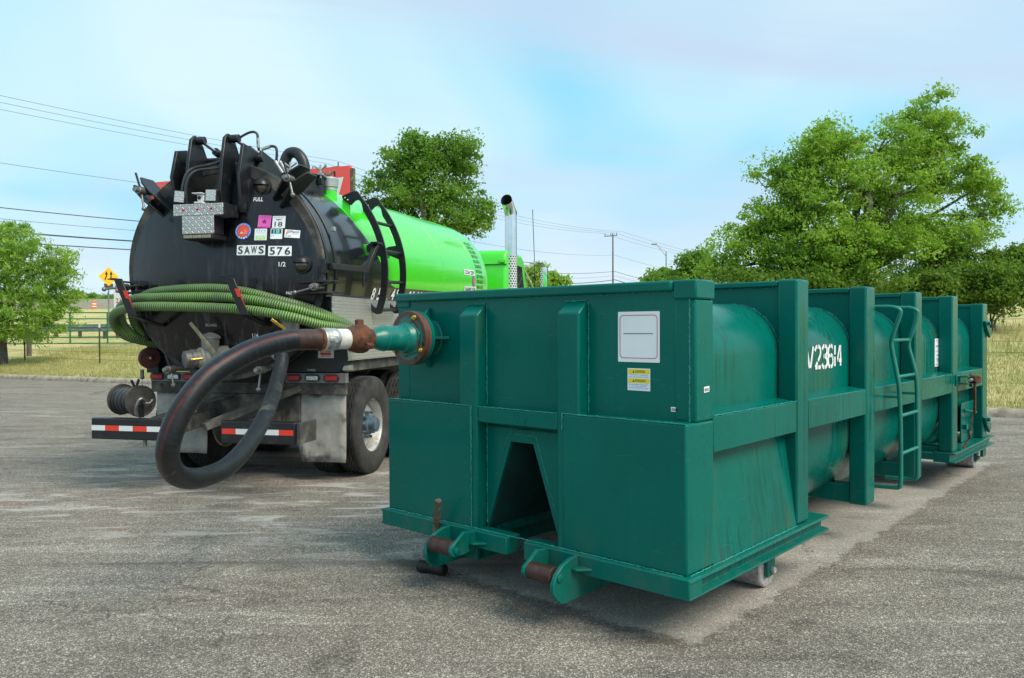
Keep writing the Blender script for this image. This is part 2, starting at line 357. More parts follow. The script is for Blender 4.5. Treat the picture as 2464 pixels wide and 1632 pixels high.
# ------------------------------------------------------------------ ground: asphalt lot, verge, kerb
def asphalt():
    m = NM('weathered_asphalt'); o = m.oc()
    big = m.noise(o, .45, 4, .55); mid = m.noise(m.mapv(o, (1, 2.2, 1), (0, 0, .6)), 1.3, 6, .65, .4); fine = m.noise(o, 9, 5, .7)
    c = m.mix(big, (.176, .153, .129), (.250, .220, .188))
    c = m.mix(m.step(mid, .50, .78), c, (.315, .282, .236)); c = m.mix(m.math('MULTIPLY', m.step(mid, .47, .25), .55), c, (.115, .102, .086))
    c = m.mix(m.math('MULTIPLY', m.step(m.noise(o, 2.7, 3), .62, .75), .35), c, (.23, .17, .115))
    sm = m.noise(m.mapv(o, (.55, 2.4, 1), (0, 0, -.42)), 1.1, 6, .6, 1.2)
    c = m.mix(m.math('MULTIPLY', m.step(sm, .54, .70), .55), c, (.36, .33, .285)); c = m.mix(m.math('MULTIPLY', m.step(sm, .46, .34), .45), c, (.10, .09, .078))
    oil = m.math('MULTIPLY', m.step(m.noise(o, .8, 2, .5, 1.0), .66, .74), m.step(m.noise(o, 5, 5, .7), .35, .6)); c = m.mix(m.math('MULTIPLY', oil, .6), c, (.075, .066, .056))
    # stones in the binder
    g1 = m.sep(m.vor(o, 170, 'Color'))[0]; g2 = m.sep(m.vor(o, 70, 'Color'))[1]
    st = m.ramp(g1, [(0, .34), (.30, .72), (.70, 1.0), (.80, 1.7), (.92, 2.5), (1, 3.2)])
    st2 = m.ramp(g2, [(0, .80), (.5, 1.0), (.9, 1.05), (.95, 1.35), (1, 1.6)])
    amt = m.math('ADD', .55, m.math('MULTIPLY', fine, .45))
    c2 = m.mix(1.0, m.mix(1.0, c, st, 'MULTIPLY'), st2, 'MULTIPLY')
    c = m.mix(amt, c, c2)
    # dry rectangle left under the container: lighter, dusty, edged by the damp around it
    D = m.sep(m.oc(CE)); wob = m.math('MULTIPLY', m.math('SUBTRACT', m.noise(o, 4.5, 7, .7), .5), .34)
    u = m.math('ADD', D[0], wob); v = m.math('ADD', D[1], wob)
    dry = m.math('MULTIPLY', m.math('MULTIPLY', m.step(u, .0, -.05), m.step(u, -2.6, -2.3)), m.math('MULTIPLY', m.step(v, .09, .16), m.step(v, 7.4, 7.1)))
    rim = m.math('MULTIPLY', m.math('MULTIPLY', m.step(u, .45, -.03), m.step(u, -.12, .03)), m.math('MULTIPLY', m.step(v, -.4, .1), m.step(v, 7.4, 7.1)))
    c = m.mix(m.math('MULTIPLY', dry, .45), m.mix(m.math('MULTIPLY', dry, .6), c, m.mix(1.0, c, (1.7, 1.68, 1.68), 'MULTIPLY')), (.40, .388, .365))
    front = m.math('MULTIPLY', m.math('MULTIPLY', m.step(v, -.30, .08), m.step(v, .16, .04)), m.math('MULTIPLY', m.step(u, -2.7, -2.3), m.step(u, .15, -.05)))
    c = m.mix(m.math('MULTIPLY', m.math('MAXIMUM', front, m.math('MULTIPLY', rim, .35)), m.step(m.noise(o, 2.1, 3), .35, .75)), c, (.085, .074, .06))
    # dusty pale wheel smears and wet spots round the truck
    Tq = m.sep(m.oc(TE)); n3 = m.noise(m.mapv(o, (1.0, 3.2, 1), (0, 0, -.35)), 1.6, 5, .6, .6)
    near = m.math('MULTIPLY', m.math('MULTIPLY', m.step(Tq[0], -3.0, -1.5), m.step(Tq[0], 3.6, 2.2)), m.math('MULTIPLY', m.step(Tq[1], -3.2, -1.6), m.step(Tq[1], 1.4, .6)))
    c = m.mix(m.math('MULTIPLY', near, m.math('MULTIPLY', m.step(n3, .50, .66), .8)), c, (.46, .44, .41))
    c = m.mix(m.math('MULTIPLY', near, m.step(n3, .36, .27)), c, (.055, .048, .04))
    wv = m.node('ShaderNodeVectorMath', operation='ADD'); m.l.new(o, wv.inputs[0]); m.l.new(m.comb(m.math('MULTIPLY', m.noise(o, 1.7, 5, .7), .9), m.math('MULTIPLY', m.noise(m.mapv(o, loc=(7, 3, 0)), 1.7, 5, .7), .9), 0.0), wv.inputs[1])
    ck = m.step(m.vor(wv.outputs[0], .30, 'Distance', 'DISTANCE_TO_EDGE'), .0045, .0015); ck = m.math('MULTIPLY', ck, m.step(m.noise(o, .7, 3), .45, .6))
    c = m.mix(m.math('MULTIPLY', ck, .55), c, (.06, .052, .044))
    tk = m.math('MULTIPLY', m.step(m.noise(m.mapv(o, (.10, 3.6, 1), (0, 0, -.30)), 1.0, 4, .6), .60, .70), .40); c = m.mix(tk, c, (.10, .092, .08))
    pit = m.step(m.noise(o, 3.1, 6, .75), .70, .73); c = m.mix(m.math('MULTIPLY', pit, .45), c, (.40, .36, .30))
    # two worn, nearly vanished bay lines
    s = m.sep(o)
    def line(x0, y0, x1, y1, wd, k):
        dx, dy = x1-x0, y1-y0; L = math.hypot(dx, dy); dx /= L; dy /= L
        t = m.math('ADD', m.math('MULTIPLY', m.math('SUBTRACT', s[0], x0), dx), m.math('MULTIPLY', m.math('SUBTRACT', s[1], y0), dy))
        q = m.math('ABSOLUTE', m.math('ADD', m.math('MULTIPLY', m.math('SUBTRACT', s[0], x0), -dy), m.math('MULTIPLY', m.math('SUBTRACT', s[1], y0), dx)))
        return m.math('MULTIPLY', m.math('MULTIPLY', m.step(q, wd, wd*.4), m.math('MULTIPLY', m.step(t, -.1, .1), m.step(t, L+.1, L-.1))), m.math('MULTIPLY', m.step(m.noise(o, 11, 4, .7), .42, .68), k))
    for L_ in ((-7.5, 4.2, -3.3, 8.2, .05, .5), (-2.5, 6.65, -.7, 5.9, .05, .55), (-2.6, 7.9, -1.2, 7.7, .10, .4), (2.6, 3.6, 4.2, 4.4, .04, .35)):
        c = m.mix(line(*L_), c, (.42, .41, .38))
    c = m.mix(m.step(m.noise(o, 26, 3, .6), .80, .82), c, (.03, .028, .026))
    h = m.math('ADD', m.math('MULTIPLY', m.vor(o, 150, 'Distance'), -.8), m.math('MULTIPLY', m.noise(o, 60, 4, .7), 1.0))
    rg = m.math('SUBTRACT', .93, m.math('MULTIPLY', fine, .12))
    return m.done(c, rg, 0, m.bump(h, .6, .006), spec=.06)
g = MB().add([(-220, -60, 0), (220, -60, 0), (220, 260, 0), (-220, 260, 0)], [(0,1,2,3)])
tag(g.build('parking_lot', asphalt(), smooth=False), 'grey weathered asphalt of the parking lot', kind='structure')

KA = -.48; KN = Vector((.48, 1, 0)).normalized(); KT = Vector((1, -.48, 0)).normalized(); K0 = Vector((0, 18.4, 0))
def skerb(x, y): return (Vector((x, y, 0)) - K0).dot(KN)
ZS = [(-1, .0), (0, .13), (1.5, .36), (2.5, .46), (7, .72), (18, 1.7), (30, 2.6), (47, 4.1), (60, 4.2), (400, 5)]
def zs(s): return float(np.interp(s, [a for a, b in ZS], [b for a, b in ZS]))
def notch(x, y, s):         # driveway mouth behind the truck
    t = (Vector((x, y, 0)) - K0).dot(KT)
    return max(0.0, min(1.0, (4.2 - abs(t - .3))/.6))*max(0.0, min(1.0, (9 - s)/4))
def zt(x, y):
    s = skerb(x, y); n = .05*math.sin(x*.9 + y*.31)*math.sin(y*.7 - x*.2) * min(1, max(0, s)/2)
    k = notch(x, y, s); return (zs(s) + n)*(1-k) - .06*k
def verge():
    m = NM('dry_mown_grass'); o = m.oc()
    a = m.noise(o, .35, 5, .6); b = m.noise(m.mapv(o, (1, 1.6, 1)), 2.6, 6, .7); f = m.noise(o, 38, 4, .7)
    c = m.mix(m.step(a, .35, .65), (.60, .49, .23), (.40, .39, .15)); c = m.mix(m.step(b, .45, .70), c, (.68, .57, .31))
    c = m.mix(m.math('MULTIPLY', m.step(b, .44, .30), .7), c, (.28, .29, .095)); c = m.mix(m.step(m.noise(o, 1.1, 5, .7), .66, .74), c, (.36, .29, .20))
    c = m.mix(1.0, c, m.ramp(f, [(.25, .55), (.5, 1.0), (.75, 1.45)]), 'MULTIPLY')
    return m.done(c, .95, 0, m.bump(f, .9, .05), spec=.1)
VERGE = verge()
mb = MB(); ss = [0, .3, .7, 1.2, 1.8, 2.5, 3.5, 5, 6, 7, 8, 10, 13, 18, 24, 30, 38, 47, 60, 90, 160, 400]
ts = [-400, -200, -120, -80] + [-60 + 1.2*i for i in range(101)] + [80, 120, 200, 400]
for s in ss:
    for t in ts:
        p = K0 + KT*t + KN*s; mb.v.append((p.x, p.y, zt(p.x, p.y)))
nt_ = len(ts)
for i in range(len(ss)-1):
    for j in range(nt_-1): mb.f.append((i*nt_+j, i*nt_+j+1, (i+1)*nt_+j+1, (i+1)*nt_+j))
tag(mb.build('grass_verge', VERGE, ang=180), 'dry mown grass bank rising behind the kerb', kind='structure')
KERBM = pbr('old_kerb_concrete', (.36, .31, .24), .9, var=.35, vs=5, dirt=(.13, .115, .09), ds=4, dlo=.48, dhi=.72, bump=.6, bs=45, fine=.3)
ke = empty('kerb', 'rounded old concrete kerb along the grass edge of the lot', None, K0 + KT*-30, math.atan2(-.48, 1), kind='structure')
prof = [(-.17, -.05), (-.165, .05), (-.15, .10), (-.11, .135), (-.05, .148), (.02, .145), (.05, .12), (.05, -.05)]
def kseg(L):
    q = MB(); q.prism(prof, (0, 0, 0), (0, 1, 0), (0, 0, 1), L); return q
ksm = kseg(2.97).mesh('kerb_segment'); ksm.materials.append(KERBM)
for i in range(-9, 27):
    t = -30 + 3.0*i
    if -6.9 < t < 3.2 : continue
    o = inst(ksm, 'kerb_segment', ke, (3.0*i, rnd.uniform(-.008, .008), rnd.uniform(-.006, .004)), (0, rnd.uniform(-.002, .002), 0))

# ------------------------------------------------------------------ the container
def cpart(mb, name, mat=None, bevel=.006, parent=None, **kw):
    return mb.build(name, mat or GREEN, parent or CE, bevel, **kw)
W = 2.32
cpart(MB().box(-W, -.03, .0956, .12, 1.0, 1.83), 'front_panel')
for a, b in ((-W, -1.51), (-.785, 0)): cpart(MB().box(a, b, 0, .282, .376, 1.1375), 'lower_front_panel', bevel=.012)
rp = [(0.006, .37), (0.006, 1.703), (.094, 1.772), (.094, .37)]
for a in (-1.619, -.829): cpart(MB().prism(rp, (a, 0, 0), (0, 1, 0), (0, 0, 1), .155), 'front_rib', bevel=.010)
# recessed panel with the hook tunnel opening
q = MB(); V = .0956
for poly in ([(-1.464, .37), (-1.462, .37), (-1.261, .928), (-1.261, 1.04), (-1.464, 1.04)], [(-1.261, .928), (-1.082, .928), (-1.082, 1.04), (-1.261, 1.04)], [(-.829, .37), (-.829, 1.04), (-1.082, 1.04), (-1.082, .928), (-.881, .37)]):
    q.prism(poly, (0, V+.02, 0), (1, 0, 0), (0, 0, 1), .02)
cpart(q, 'recess_panel', bevel=0)
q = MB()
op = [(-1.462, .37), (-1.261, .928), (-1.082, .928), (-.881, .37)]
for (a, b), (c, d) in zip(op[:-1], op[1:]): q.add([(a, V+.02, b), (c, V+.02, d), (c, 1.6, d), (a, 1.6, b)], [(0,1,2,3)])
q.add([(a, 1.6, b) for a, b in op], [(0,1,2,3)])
cpart(q, 'hook_tunnel', pbr('tunnel_shade_green', (.004, .05, .04), .8, var=.4, vs=5), bevel=0)  # shade inside the tunnel is put into a darker green
cpart(MB().box(-1.464, -.829, .012, .0956, 1.037, 1.134), 'cross_beam', bevel=.01)
cpart(MB().box(-2.326, -.128, .066, .17, 1.806, 1.862), 'top_tube', bevel=.012)
for s_ in (0, 1):
    mir = (lambda u: u) if s_ == 0 else (lambda u: -W - u)
    def bx(u0, u1, *r):
        a, b = sorted((mir(u0), mir(u1))); return MB().box(a, b, *r)
    cpart(bx(-.128, 0, .093, .279, 1.1375, 1.764), 'corner_post', bevel=.012)
    cpart(bx(-.13, .006, .085, .285, 1.764, 1.8635), 'post_cap', bevel=.010)
    for v0, v1, wb_ in ((1.367, 1.556, .378), (2.657, 2.856, .278), (3.932, 4.126, .285), (5.19, 5.40, .372)):
        cpart(bx(-.128, 0, v0, v1, wb_, 1.921), 'side_post', bevel=.014)
    cpart(bx(-.128, 0, 6.52, 6.74, .372, 1.872), 'side_post', bevel=.012)
    for v0, v1 in ((.282, 1.366), (1.557, 2.656), (2.857, 3.931), (4.127, 5.189), (5.401, 6.519)):
        poly = [(mir(-.133), .962), (mir(-.002), .962), (mir(-.002), 1.155), (mir(-.133), 1.172)]
        cpart(MB().prism(poly, (0, v1, 0), (1, 0, 0), (0, 0, 1), v1-v0), 'side_rail', bevel=.007)
    poly = [(mir(-.10), .962), (mir(-.085), .962), (mir(-.004), .376), (mir(-.10), .376)]
    cpart(MB().prism(poly, (0, 1.366, 0), (1, 0, 0), (0, 0, 1), 1.366-.282), 'lower_side_panel', bevel=0)
    # base channels (open outwards)
    for v0, v1 in ((-.035, 1.80), (5.142, 6.93)):
        poly = [(mir(a), b) for a, b in ((-.16, .274), (.038, .274), (.042, .286), (-.012, .292), (-.012, .352), (.042, .360), (.038, .374), (-.16, .374))]
        cpart(MB().prism(poly, (0, v1, 0), (1, 0, 0), (0, 0, 1), v1-v0), 'base_channel', bevel=.003)
    cpart(bx(-.80, -.66, .06, 6.85, .15, .30), 'skid_beam', bevel=.01)
    for vv in (1.218, 6.78):
        cpart(bx(-.118, -.100, vv-.055, vv+.055, .075, .276), 'wheel_bracket', bevel=.006)
        wh = MB(); wh.lathe((mir(-.42), vv, .117), (1 if s_ == 0 else -1, 0, 0), [(0, 0), (0, .105), (.008, .115), (.285, .115), (.293, .108), (.293, .04), (.30, .04), (.30, 0)], 32)
        o = cpart(wh, 'ground_roller', WORN, bevel=0)
        cpart(MB().cyl((mir(-.10), vv, .117), (mir(-.075), vv, .117), .022, n=6), 'axle_bolt', WORN, bevel=.003, parent=o)
for a, b in ((-2.345, -1.18), (-1.045, .036)): cpart(MB().box(a, b, -.038, .09, .272, .3775), 'front_base_channel', bevel=.006)
cpart(MB().box(-W+.16, -.16, 5.142, 6.93, .29, .366), 'rear_floor_frame', bevel=.01)
for a, b in ((-W+.16, -1.47), (-.87, -.16)): cpart(MB().box(a, b, .2, 1.8, .30, .366), 'front_floor_frame', bevel=.01)
# tank body
pf = []
for cx, cz, r, a in ((-.13-.31, 1.77-.31, .31, 0), (-W+.13+.31, 1.77-.31, .31, 90), (-W+.13+.52, .27+.52, .52, 180), (-.13-.52, .27+.52, .52, 270)):
    for i in range(13): pf.append((cx + r*math.cos(R(a+90*i/12)), cz + r*math.sin(R(a+90*i/12))))
q = MB(); n = len(pf); vv_ = [1.38 + (6.66-1.38)*i/24 for i in range(25)]
for v in vv_: q.v += [(a, v, b) for a, b in pf]
for k in range(24):
    for i in range(n): q.f.append((k*n+i, k*n+(i+1) % n, (k+1)*n+(i+1) % n, (k+1)*n+i)[::-1])
q.f.append(tuple(range(n))); q.f.append(tuple(24*n+i for i in range(n))[::-1])
cpart(q, 'tank_body', bevel=0, ang=30)
up_ = [p for p in pf if p[1] > 1.0]; up_ = [(-.13, 1.0)] + up_ + [(-W+.13, 1.0)]; n = len(up_)
cpart(MB().add([(a, .14, b) for a, b in up_] + [(a, 1.40, b) for a, b in up_], [(i, (i+1) % n, n+(i+1) % n, n+i)[::-1] for i in range(n)] + [tuple(range(n))]), 'tank_nose', bevel=0, ang=30)
# stiffener plates across the tank at each post
for v in (1.40, 2.69, 3.965, 5.22):
    cpart(MB().box(-W+.07, -.07, v, v+.02, 1.55, 1.893), 'bulkhead_plate', bevel=.003)
    cpart(MB().box(-W+.129, -.129, v-.03, v+.13, 1.878, 1.914), 'bulkhead_cap', bevel=.008)
    cpart(MB().box(-W+.129, -.129, v-.02, v+.12, .285, .42), 'cross_member', bevel=.006)
cpart(MB().box(-W+.07, -.07, 6.55, 6.57, 1.5, 1.845), 'bulkhead_plate', bevel=.003)
cpart(MB().box(-W+.129, -.129, 6.53, 6.68, 1.83, 1.866), 'bulkhead_cap', bevel=.008)
cpart(MB().box(-W+.02, -.02, 6.74, 6.82, .40, 1.84), 'tailgate', bevel=.01)
# welds
def bead(path, r=.0055, name='weld_bead', mat=None):
    P = catmull(path, 1) if len(path) < 3 else [Vector(p) for p in path]
    pts = []
    for a, b in zip(P[:-1], P[1:]):
        k = max(2, int((b-a).length/.011))
        for i in range(k): pts.append(a.lerp(b, i/k) + Vector((rnd.gauss(0, .0012), rnd.gauss(0, .0008), rnd.gauss(0, .0012))))
    pts.append(P[-1])
    return cpart(MB().tube(pts, [r*rnd.uniform(.40, .95) for _ in pts], 5), name, mat or WELD, bevel=0)
bead([(-2.30, .095, 1.803), (-.05, .095, 1.803)], .006); bead([(-.036, .095, 1.80), (-.036, .095, 1.142)], .007)
for u in (-1.462, -.672): bead([(u, .095, 1.765), (u, .095, 1.142)], .006)
for a in (-1.619, -.829): bead([(a, .09, 1.773), (a+.155, .09, 1.773)], .005)
bead([(-2.318, .002, 1.139), (-1.512, .002, 1.139), (-1.51, -.001, .38)], .005); bead([(-.787, -.001, 1.05), (-.787, .002, 1.139), (-.005, .002, 1.139)], .005)
bead([(-1.463, .095, 1.03), (-1.463, .095, .40)], .006); bead([(-1.46, .012, 1.136), (-.832, .012, 1.136)], .004)
bead([(-1.33, .095, .86), (-1.27, .095, .975), (-1.062, .095, .975), (-.90, .095, .52)], .004)
bead([(-W, 0, .379), (-.02, -.002, .379)], .005); bead([(.004, .03, .377), (.004, 1.36, .377)], .005)
bead([(-.002, .283, 1.158), (-.002, 1.366, 1.158)], .0035)
for v in (1.395, 2.685, 3.96, 5.215, 6.545):
    arc = [(-.44 + .31*math.cos(R(a)), v, 1.46 + .31*math.sin(R(a))) for a in range(90, -1, -9)]
    bead([(-.9, v, 1.772)] + arc + [(-.13, v, 1.18)], .007)
    tw = 1.545 if v < 6 else 1.5
    bead([(-.07, v+.005, 1.88 if v < 6 else 1.84), (-.072, v+.005, tw)], .006); bead([(-.9, v, 1.872 if v < 6 else 1.825), (-.08, v, 1.872 if v < 6 else 1.825)], .004)
# weld-bead number on the cross beam
SEG = {'3': [[(0, 1), (1, 1), (1, 0), (0, 0)], [(.2, .5), (1, .5)]], '2': [[(0, 1), (1, .97), (1, .55), (0, .5), (0, .05), (1, 0)]], '5': [[(1, 1), (0, 1), (0, .55), (1, .5), (1, .05), (0, 0)]]}
for ch, x in zip('32552', (-1.372, -1.305, -1.235, -1.158, -1.068)):
    for pl in SEG[ch]: bead([(x + .034*a, .011, 1.05 + .068*b - (x+1.372)*.01) for a, b in pl], .0018, 'weld_number', GREEN)
# inlet pipe, flanges, reducer, union
AX = Vector((-1.99, 0, 1.559)); DV = (0, -1, 0)
def ax(v): return (AX.x, v, AX.z)
def lat(name, v0, prof, mat, n=40, parent=None): return cpart(MB().lathe(ax(v0), DV, prof, n), name, mat, bevel=0, parent=parent)
lat('inlet_pipe', .0956, [(0, 0), (0, .124), (.008, .116), (.13, .116)], GREEN)
for a in (0, 90, 180, 270):
    d = Vector((math.cos(R(a)), 0, math.sin(R(a)))); c = Vector(ax(.0956))
    t = Vector((-d.z, 0, d.x))*.009
    pts = [c + d*.11, c + d*.20, c + d*.20 + Vector((0, -.012, 0)), c + d*.118 + Vector((0, -.095, 0)), c + d*.11 + Vector((0, -.095, 0))]
    cpart(MB().add([p - t for p in pts] + [p + t for p in pts], [(0,1,2,3,4), (9,8,7,6,5)] + [(i, i+5, (i+1) % 5+5, (i+1) % 5) for i in range(5)]), 'gusset', bevel=.003)
lat('back_flange', -.022, [(0, .11), (0, .178), (.028, .178), (.028, .11)], GREEN, 56)
lat('gasket', -.0505, [(0, .1), (0, .174), (.008, .174), (.008, .1)], pbr('red_gasket', (.42, .05, .035), .7, var=.3, vs=20), 56)
RUSTGREEN = NM('chipped_green_flange'); _o = RUSTGREEN.oc(); _d = RUSTGREEN.step(RUSTGREEN.noise(_o, 9, 6, .7), .44, .56)
_rad = RUSTGREEN.sep(_o)
_rr = RUSTGREEN.math('SQRT', RUSTGREEN.math('ADD', RUSTGREEN.math('POWER', RUSTGREEN.math('SUBTRACT', _rad[0], -1.99), 2.0), RUSTGREEN.math('POWER', RUSTGREEN.math('SUBTRACT', _rad[2], 1.559), 2.0)))
_e = RUSTGREEN.math('MAXIMUM', RUSTGREEN.math('MULTIPLY', _d, .8), RUSTGREEN.step(_rr, .135, .15))
RUSTGREEN = RUSTGREEN.done(RUSTGREEN.mix(_e, (.008, .20, .155), RUSTGREEN.mix(RUSTGREEN.noise(_o, 30, 4), (.05, .022, .014), (.14, .062, .04))), .5, 0, RUSTGREEN.bump(RUSTGREEN.noise(_o, 60, 4), .4, .004))
fl = lat('front_flange', -.0585, [(0, .1), (0, .1775), (.036, .1775), (.040, .174), (.040, .05)], RUSTGREEN, 56)
for i in range(8):
    a = R(22.5 + 45*i + 8); c = Vector((AX.x + .152*math.cos(a), -.0985, AX.z + .152*math.sin(a)))
    if i in (0, 2, 5): continue
    cpart(MB().cyl(c, c + Vector((0, -.0015, 0)), .0105, n=14), 'bolt_hole', INK, bevel=0, parent=fl)
for a in (62, 330, 213):
    a = R(a); c = Vector((AX.x + .152*math.cos(a), -.0985, AX.z + .152*math.sin(a)))
    b_ = MB().cyl(c, c + Vector((0, -.014, 0)), .0165, n=6); b_.cyl(c, c + Vector((0, -.024, 0)), .009, n=10); cpart(b_, 'bolt', ZINC, bevel=.0015, parent=fl)
cpart(MB().lathe(ax(-.0985), DV, [(0, 0), (0, .128), (.012, .128), (.012, 0)], 6, .25), 'hex_backing_plate', RUSTGREEN, bevel=.003, parent=fl)
GREEN2 = pbr('reducer_green_paint', (.002, .155, .122), .32, var=.2, vs=6, dirt=(.10, .24, .20), ds=7, dlo=.60, dhi=.8, bump=.2, bs=40)
rd = lat('reducer_pipe', -.110, [(0, .104), (.012, .098), (.040, .092), (.046, .082), (.195, .080), (.235, .074), (.272, .058), (.300, .056), (.300, .05)], GREEN2)
bead([(AX.x + .0835*math.cos(R(a)), -.158, AX.z + .0835*math.sin(R(a))) for a in range(0, 361, 12)], .004, 'weld_ring')
bead([(AX.x + .0805*math.cos(R(a)), -.306, AX.z + .0805*math.sin(R(a))) for a in range(0, 361, 12)], .004, 'weld_ring')
un = lat('hammer_union', -.405, [(0, .05), (0, .061), (.02, .066), (.045, .066), (.05, .086), (.062, .090), (.098, .090), (.104, .086), (.125, .084), (.172, .068), (.180, .066), (.180, .05)], RUST)
for a in (95, 215, 335):
    d = Vector((math.cos(R(a)), 0, math.sin(R(a)))); t = Vector((-d.z, 0, d.x))
    cpart(MB().obox(Vector(ax(-.483)) + d*.098, (.022, .017, .024), (d, t, Vector((0, 1, 0)))), 'union_lug', RUST, bevel=.006, parent=un)
# pull hook rollers at the front
def pv(poly, u0, th, name='roller_cheek', mat=None): return cpart(MB().prism(poly, (u0, 0, 0), (0, 1, 0), (0, 0, 1), th), name, mat, bevel=.004)
for s_, u0 in ((0, -1.685), (1, -.675)):
    big = [(.50, .150), (.50, .29), (-.03, .372), (-.10, .368), (-.17, .345), (-.225, .305), (-.25, .26), (-.25, .215), (-.225, .175), (-.185, .145), (-.15, .135)]
    pv(big, u0, .026)
    small = [(.0, .275), (.0, .372), (-.13, .385), (-.245, .312), (-.252, .285), (-.24, .262), (-.215, .25), (-.14, .25)]
    pv(small, u0 + .225 if s_ == 0 else u0 - .205, .024)
    c0 = u0 + (.027 if s_ == 0 else -.18); o = cpart(MB().lathe((c0, -.195, .29), (1, 0, 0), [(0, 0), (0, .048), (.17 if s_ else .195, .048), (.17 if s_ else .195, 0)], 28), 'pull_roller', DKRUST, bevel=.003)
    uo = u0 + .25 if s_ == 0 else u0 + .027
    cpart(MB().lathe((uo, -.20, .285), (1, 0, 0), [(0, 0), (0, .022), (.008, .022), (.012, .016), (.012, 0)], 18), 'roller_pin', GREEN, bevel=0, parent=o)
    us = (u0 + .10, u0 + .26) if s_ == 0 else (u0 + .03, u0 + .13)
    fx = u0 + (.252 if s_ == 0 else .028)
    cpart(MB().prism([(0, -.10), (.035, -.10), (.09, -.04), (.09, -.036), (0, -.036)], (fx, 0, .305), (1, 0, 0), (0, 1, 0), .012), 'roller_gusset', bevel=.003)
pv([(.25, .25), (.25, .33), (.42, .45), (.55, .46), (.55, .25)], -1.02, .025, 'pull_hook_plate')
cpart(MB().box(-1.30, -.90, .12, .9, .27, .29), 'tunnel_floor', pbr('muddy_floor_steel', (.10, .10, .08), .8, var=.5, vs=9, dirt=(.22, .20, .16), ds=6))
# side ladder
LADM = pbr('ladder_green_paint', (.007, .18, .135), .42, var=.2, vs=8)
la = cpart(MB().tube(catmull([(-.55, 3.1, 1.778), (-.076, 3.1, 1.776), (.04, 3.1, 1.774), (.095, 3.1, 1.757), (.110, 3.1, 1.725), (.078, 3.1, 1.62), (.048, 3.1, 1.52), (.050, 3.1, 1.44), (.090, 3.1, 1.23), (.103, 3.1, 1.12), (.112, 3.1, .9), (.116, 3.1, .6), (.115, 3.1, .40), (.102, 3.1, .368), (.07, 3.1, .36), (-.13, 3.1, .353)], 4), .0165, 10), 'ladder_rail', LADM, bevel=0)
la2 = cpart(MB().tube(catmull([(-.55, 3.55, 1.778), (-.014, 3.55, 1.776), (.06, 3.55, 1.772), (.105, 3.55, 1.752), (.112, 3.55, 1.72), (.083, 3.55, 1.60), (.050, 3.55, 1.50), (.052, 3.55, 1.43), (.075, 3.55, 1.345), (.107, 3.55, 1.18), (.114, 3.55, .9), (.118, 3.55, .6), (.117, 3.55, .40), (.104, 3.55, .368), (.07, 3.55, .36), (-.13, 3.55, .353)], 4), .0165, 10), 'ladder_rail', LADM, bevel=0)
for u, z in ((.052, 1.512), (.092, 1.228), (.115, .926), (.118, .63)): cpart(MB().cyl((u, 3.1, z), (u, 3.55, z), .0135, n=10), 'ladder_rung', LADM, bevel=0)
q = MB()
for v in (3.1, 3.55): q.box(-.13, .10, v-.012, v+.012, 1.06, 1.08)
cpart(q, 'ladder_bracket', LADM, bevel=.002)
hx = MB().lathe((-.75, 3.35, 1.765), (0, 0, 1), [(0, .25), (.04, .25), (.04, .27), (.055, .27), (.055, 0)], 32); cpart(hx, 'top_hatch', bevel=0)
# ratchet binder, rear bracket and door latches
CLAMPR = RUST
q = MB().cyl((.045, 5.70, 1.07), (.075, 5.70, 1.07), .075, n=24); cpart(q, 'binder_disc', pbr('dark_green_wet', (.004, .07, .05), .35), bevel=.004)
bi = cpart(MB().cyl((.075, 5.62, 1.08), (.15, 5.55, 1.085), .045, .04, n=18), 'ratchet_hub', RUST, bevel=.004)
cpart(MB().bar((.12, 5.55, 1.05), (.11, 5.60, .735), .035, .022, (1, 0, 0)), 'ratchet_handle', RUST, bevel=.005, parent=bi)
cpart(MB().cyl((.10, 5.42, 1.082), (.10, 5.56, 1.082), .016, n=10), 'binder_screw', pbr('bright_screw', (.6, .56, .45), .3, .8), bevel=0, parent=bi)
q = MB(); q.box(0, .10, 5.36, 5.44, 1.04, 1.055); q.box(0, .10, 5.36, 5.44, 1.11, 1.125); q.box(.0, .012, 5.3, 5.46, 1.03, 1.135); cpart(q, 'binder_lug', bevel=.003)
q = MB()
for i, (a, b) in enumerate(zip(np.linspace(.735, .56, 8), np.linspace(5.60, 5.50, 8))):
    th = i*1.57; ring = [(.09 + .010*math.cos(t)*math.cos(th), b + .010*math.cos(t)*math.sin(th), a + .016*math.sin(t)) for t in np.linspace(0, 2*math.pi, 9)[:-1]]
    q.tube(ring, .0045, 5, closed=True)
cpart(q, 'binder_chain', RUST, bevel=0)
cpart(MB().tube(catmull([(.09, 5.49, .56), (.10, 5.44, .53), (.09, 5.47, .49), (.05, 5.40, .40)], 5), .010, 6), 'binder_hook', RUST, bevel=0)
cpart(MB().box(-.10, -.085, 5.95, 6.50, .38, .80), 'binder_plate', bevel=.004); cpart(MB().tube(catmull([(-.08, 6.05, .72), (-.03, 6.15, .70), (-.02, 6.3, .68), (-.06, 6.42, .67)], 5), .012, 6), 'binder_handle', bevel=0); cpart(MB().box(-.085, -.05, 6.22, 6.28, .45, .5), 'binder_stop', bevel=.002); cpart(MB().box(-.085, -.045, 6.0, 6.06, .52, .57), 'binder_stop', bevel=.002)
for z0 in (1.60, .53):
    hk = [(6.50, z0+.075), (6.60, z0+.08), (6.68, z0+.05), (6.66, z0+.02), (6.72, z0), (6.80, z0+.0), (6.80, z0-.05), (6.74, z0-.11), (6.66, z0-.06), (6.58, z0-.01)]
    cpart(MB().prism(hk, (.004, 0, 0), (0, 1, 0), (0, 0, 1), .028), 'door_latch', bevel=.004); cpart(MB().cyl((.03, 6.60, z0+.05), (.06, 6.60, z0+.05), .022, n=12), 'latch_pin', bevel=.002)
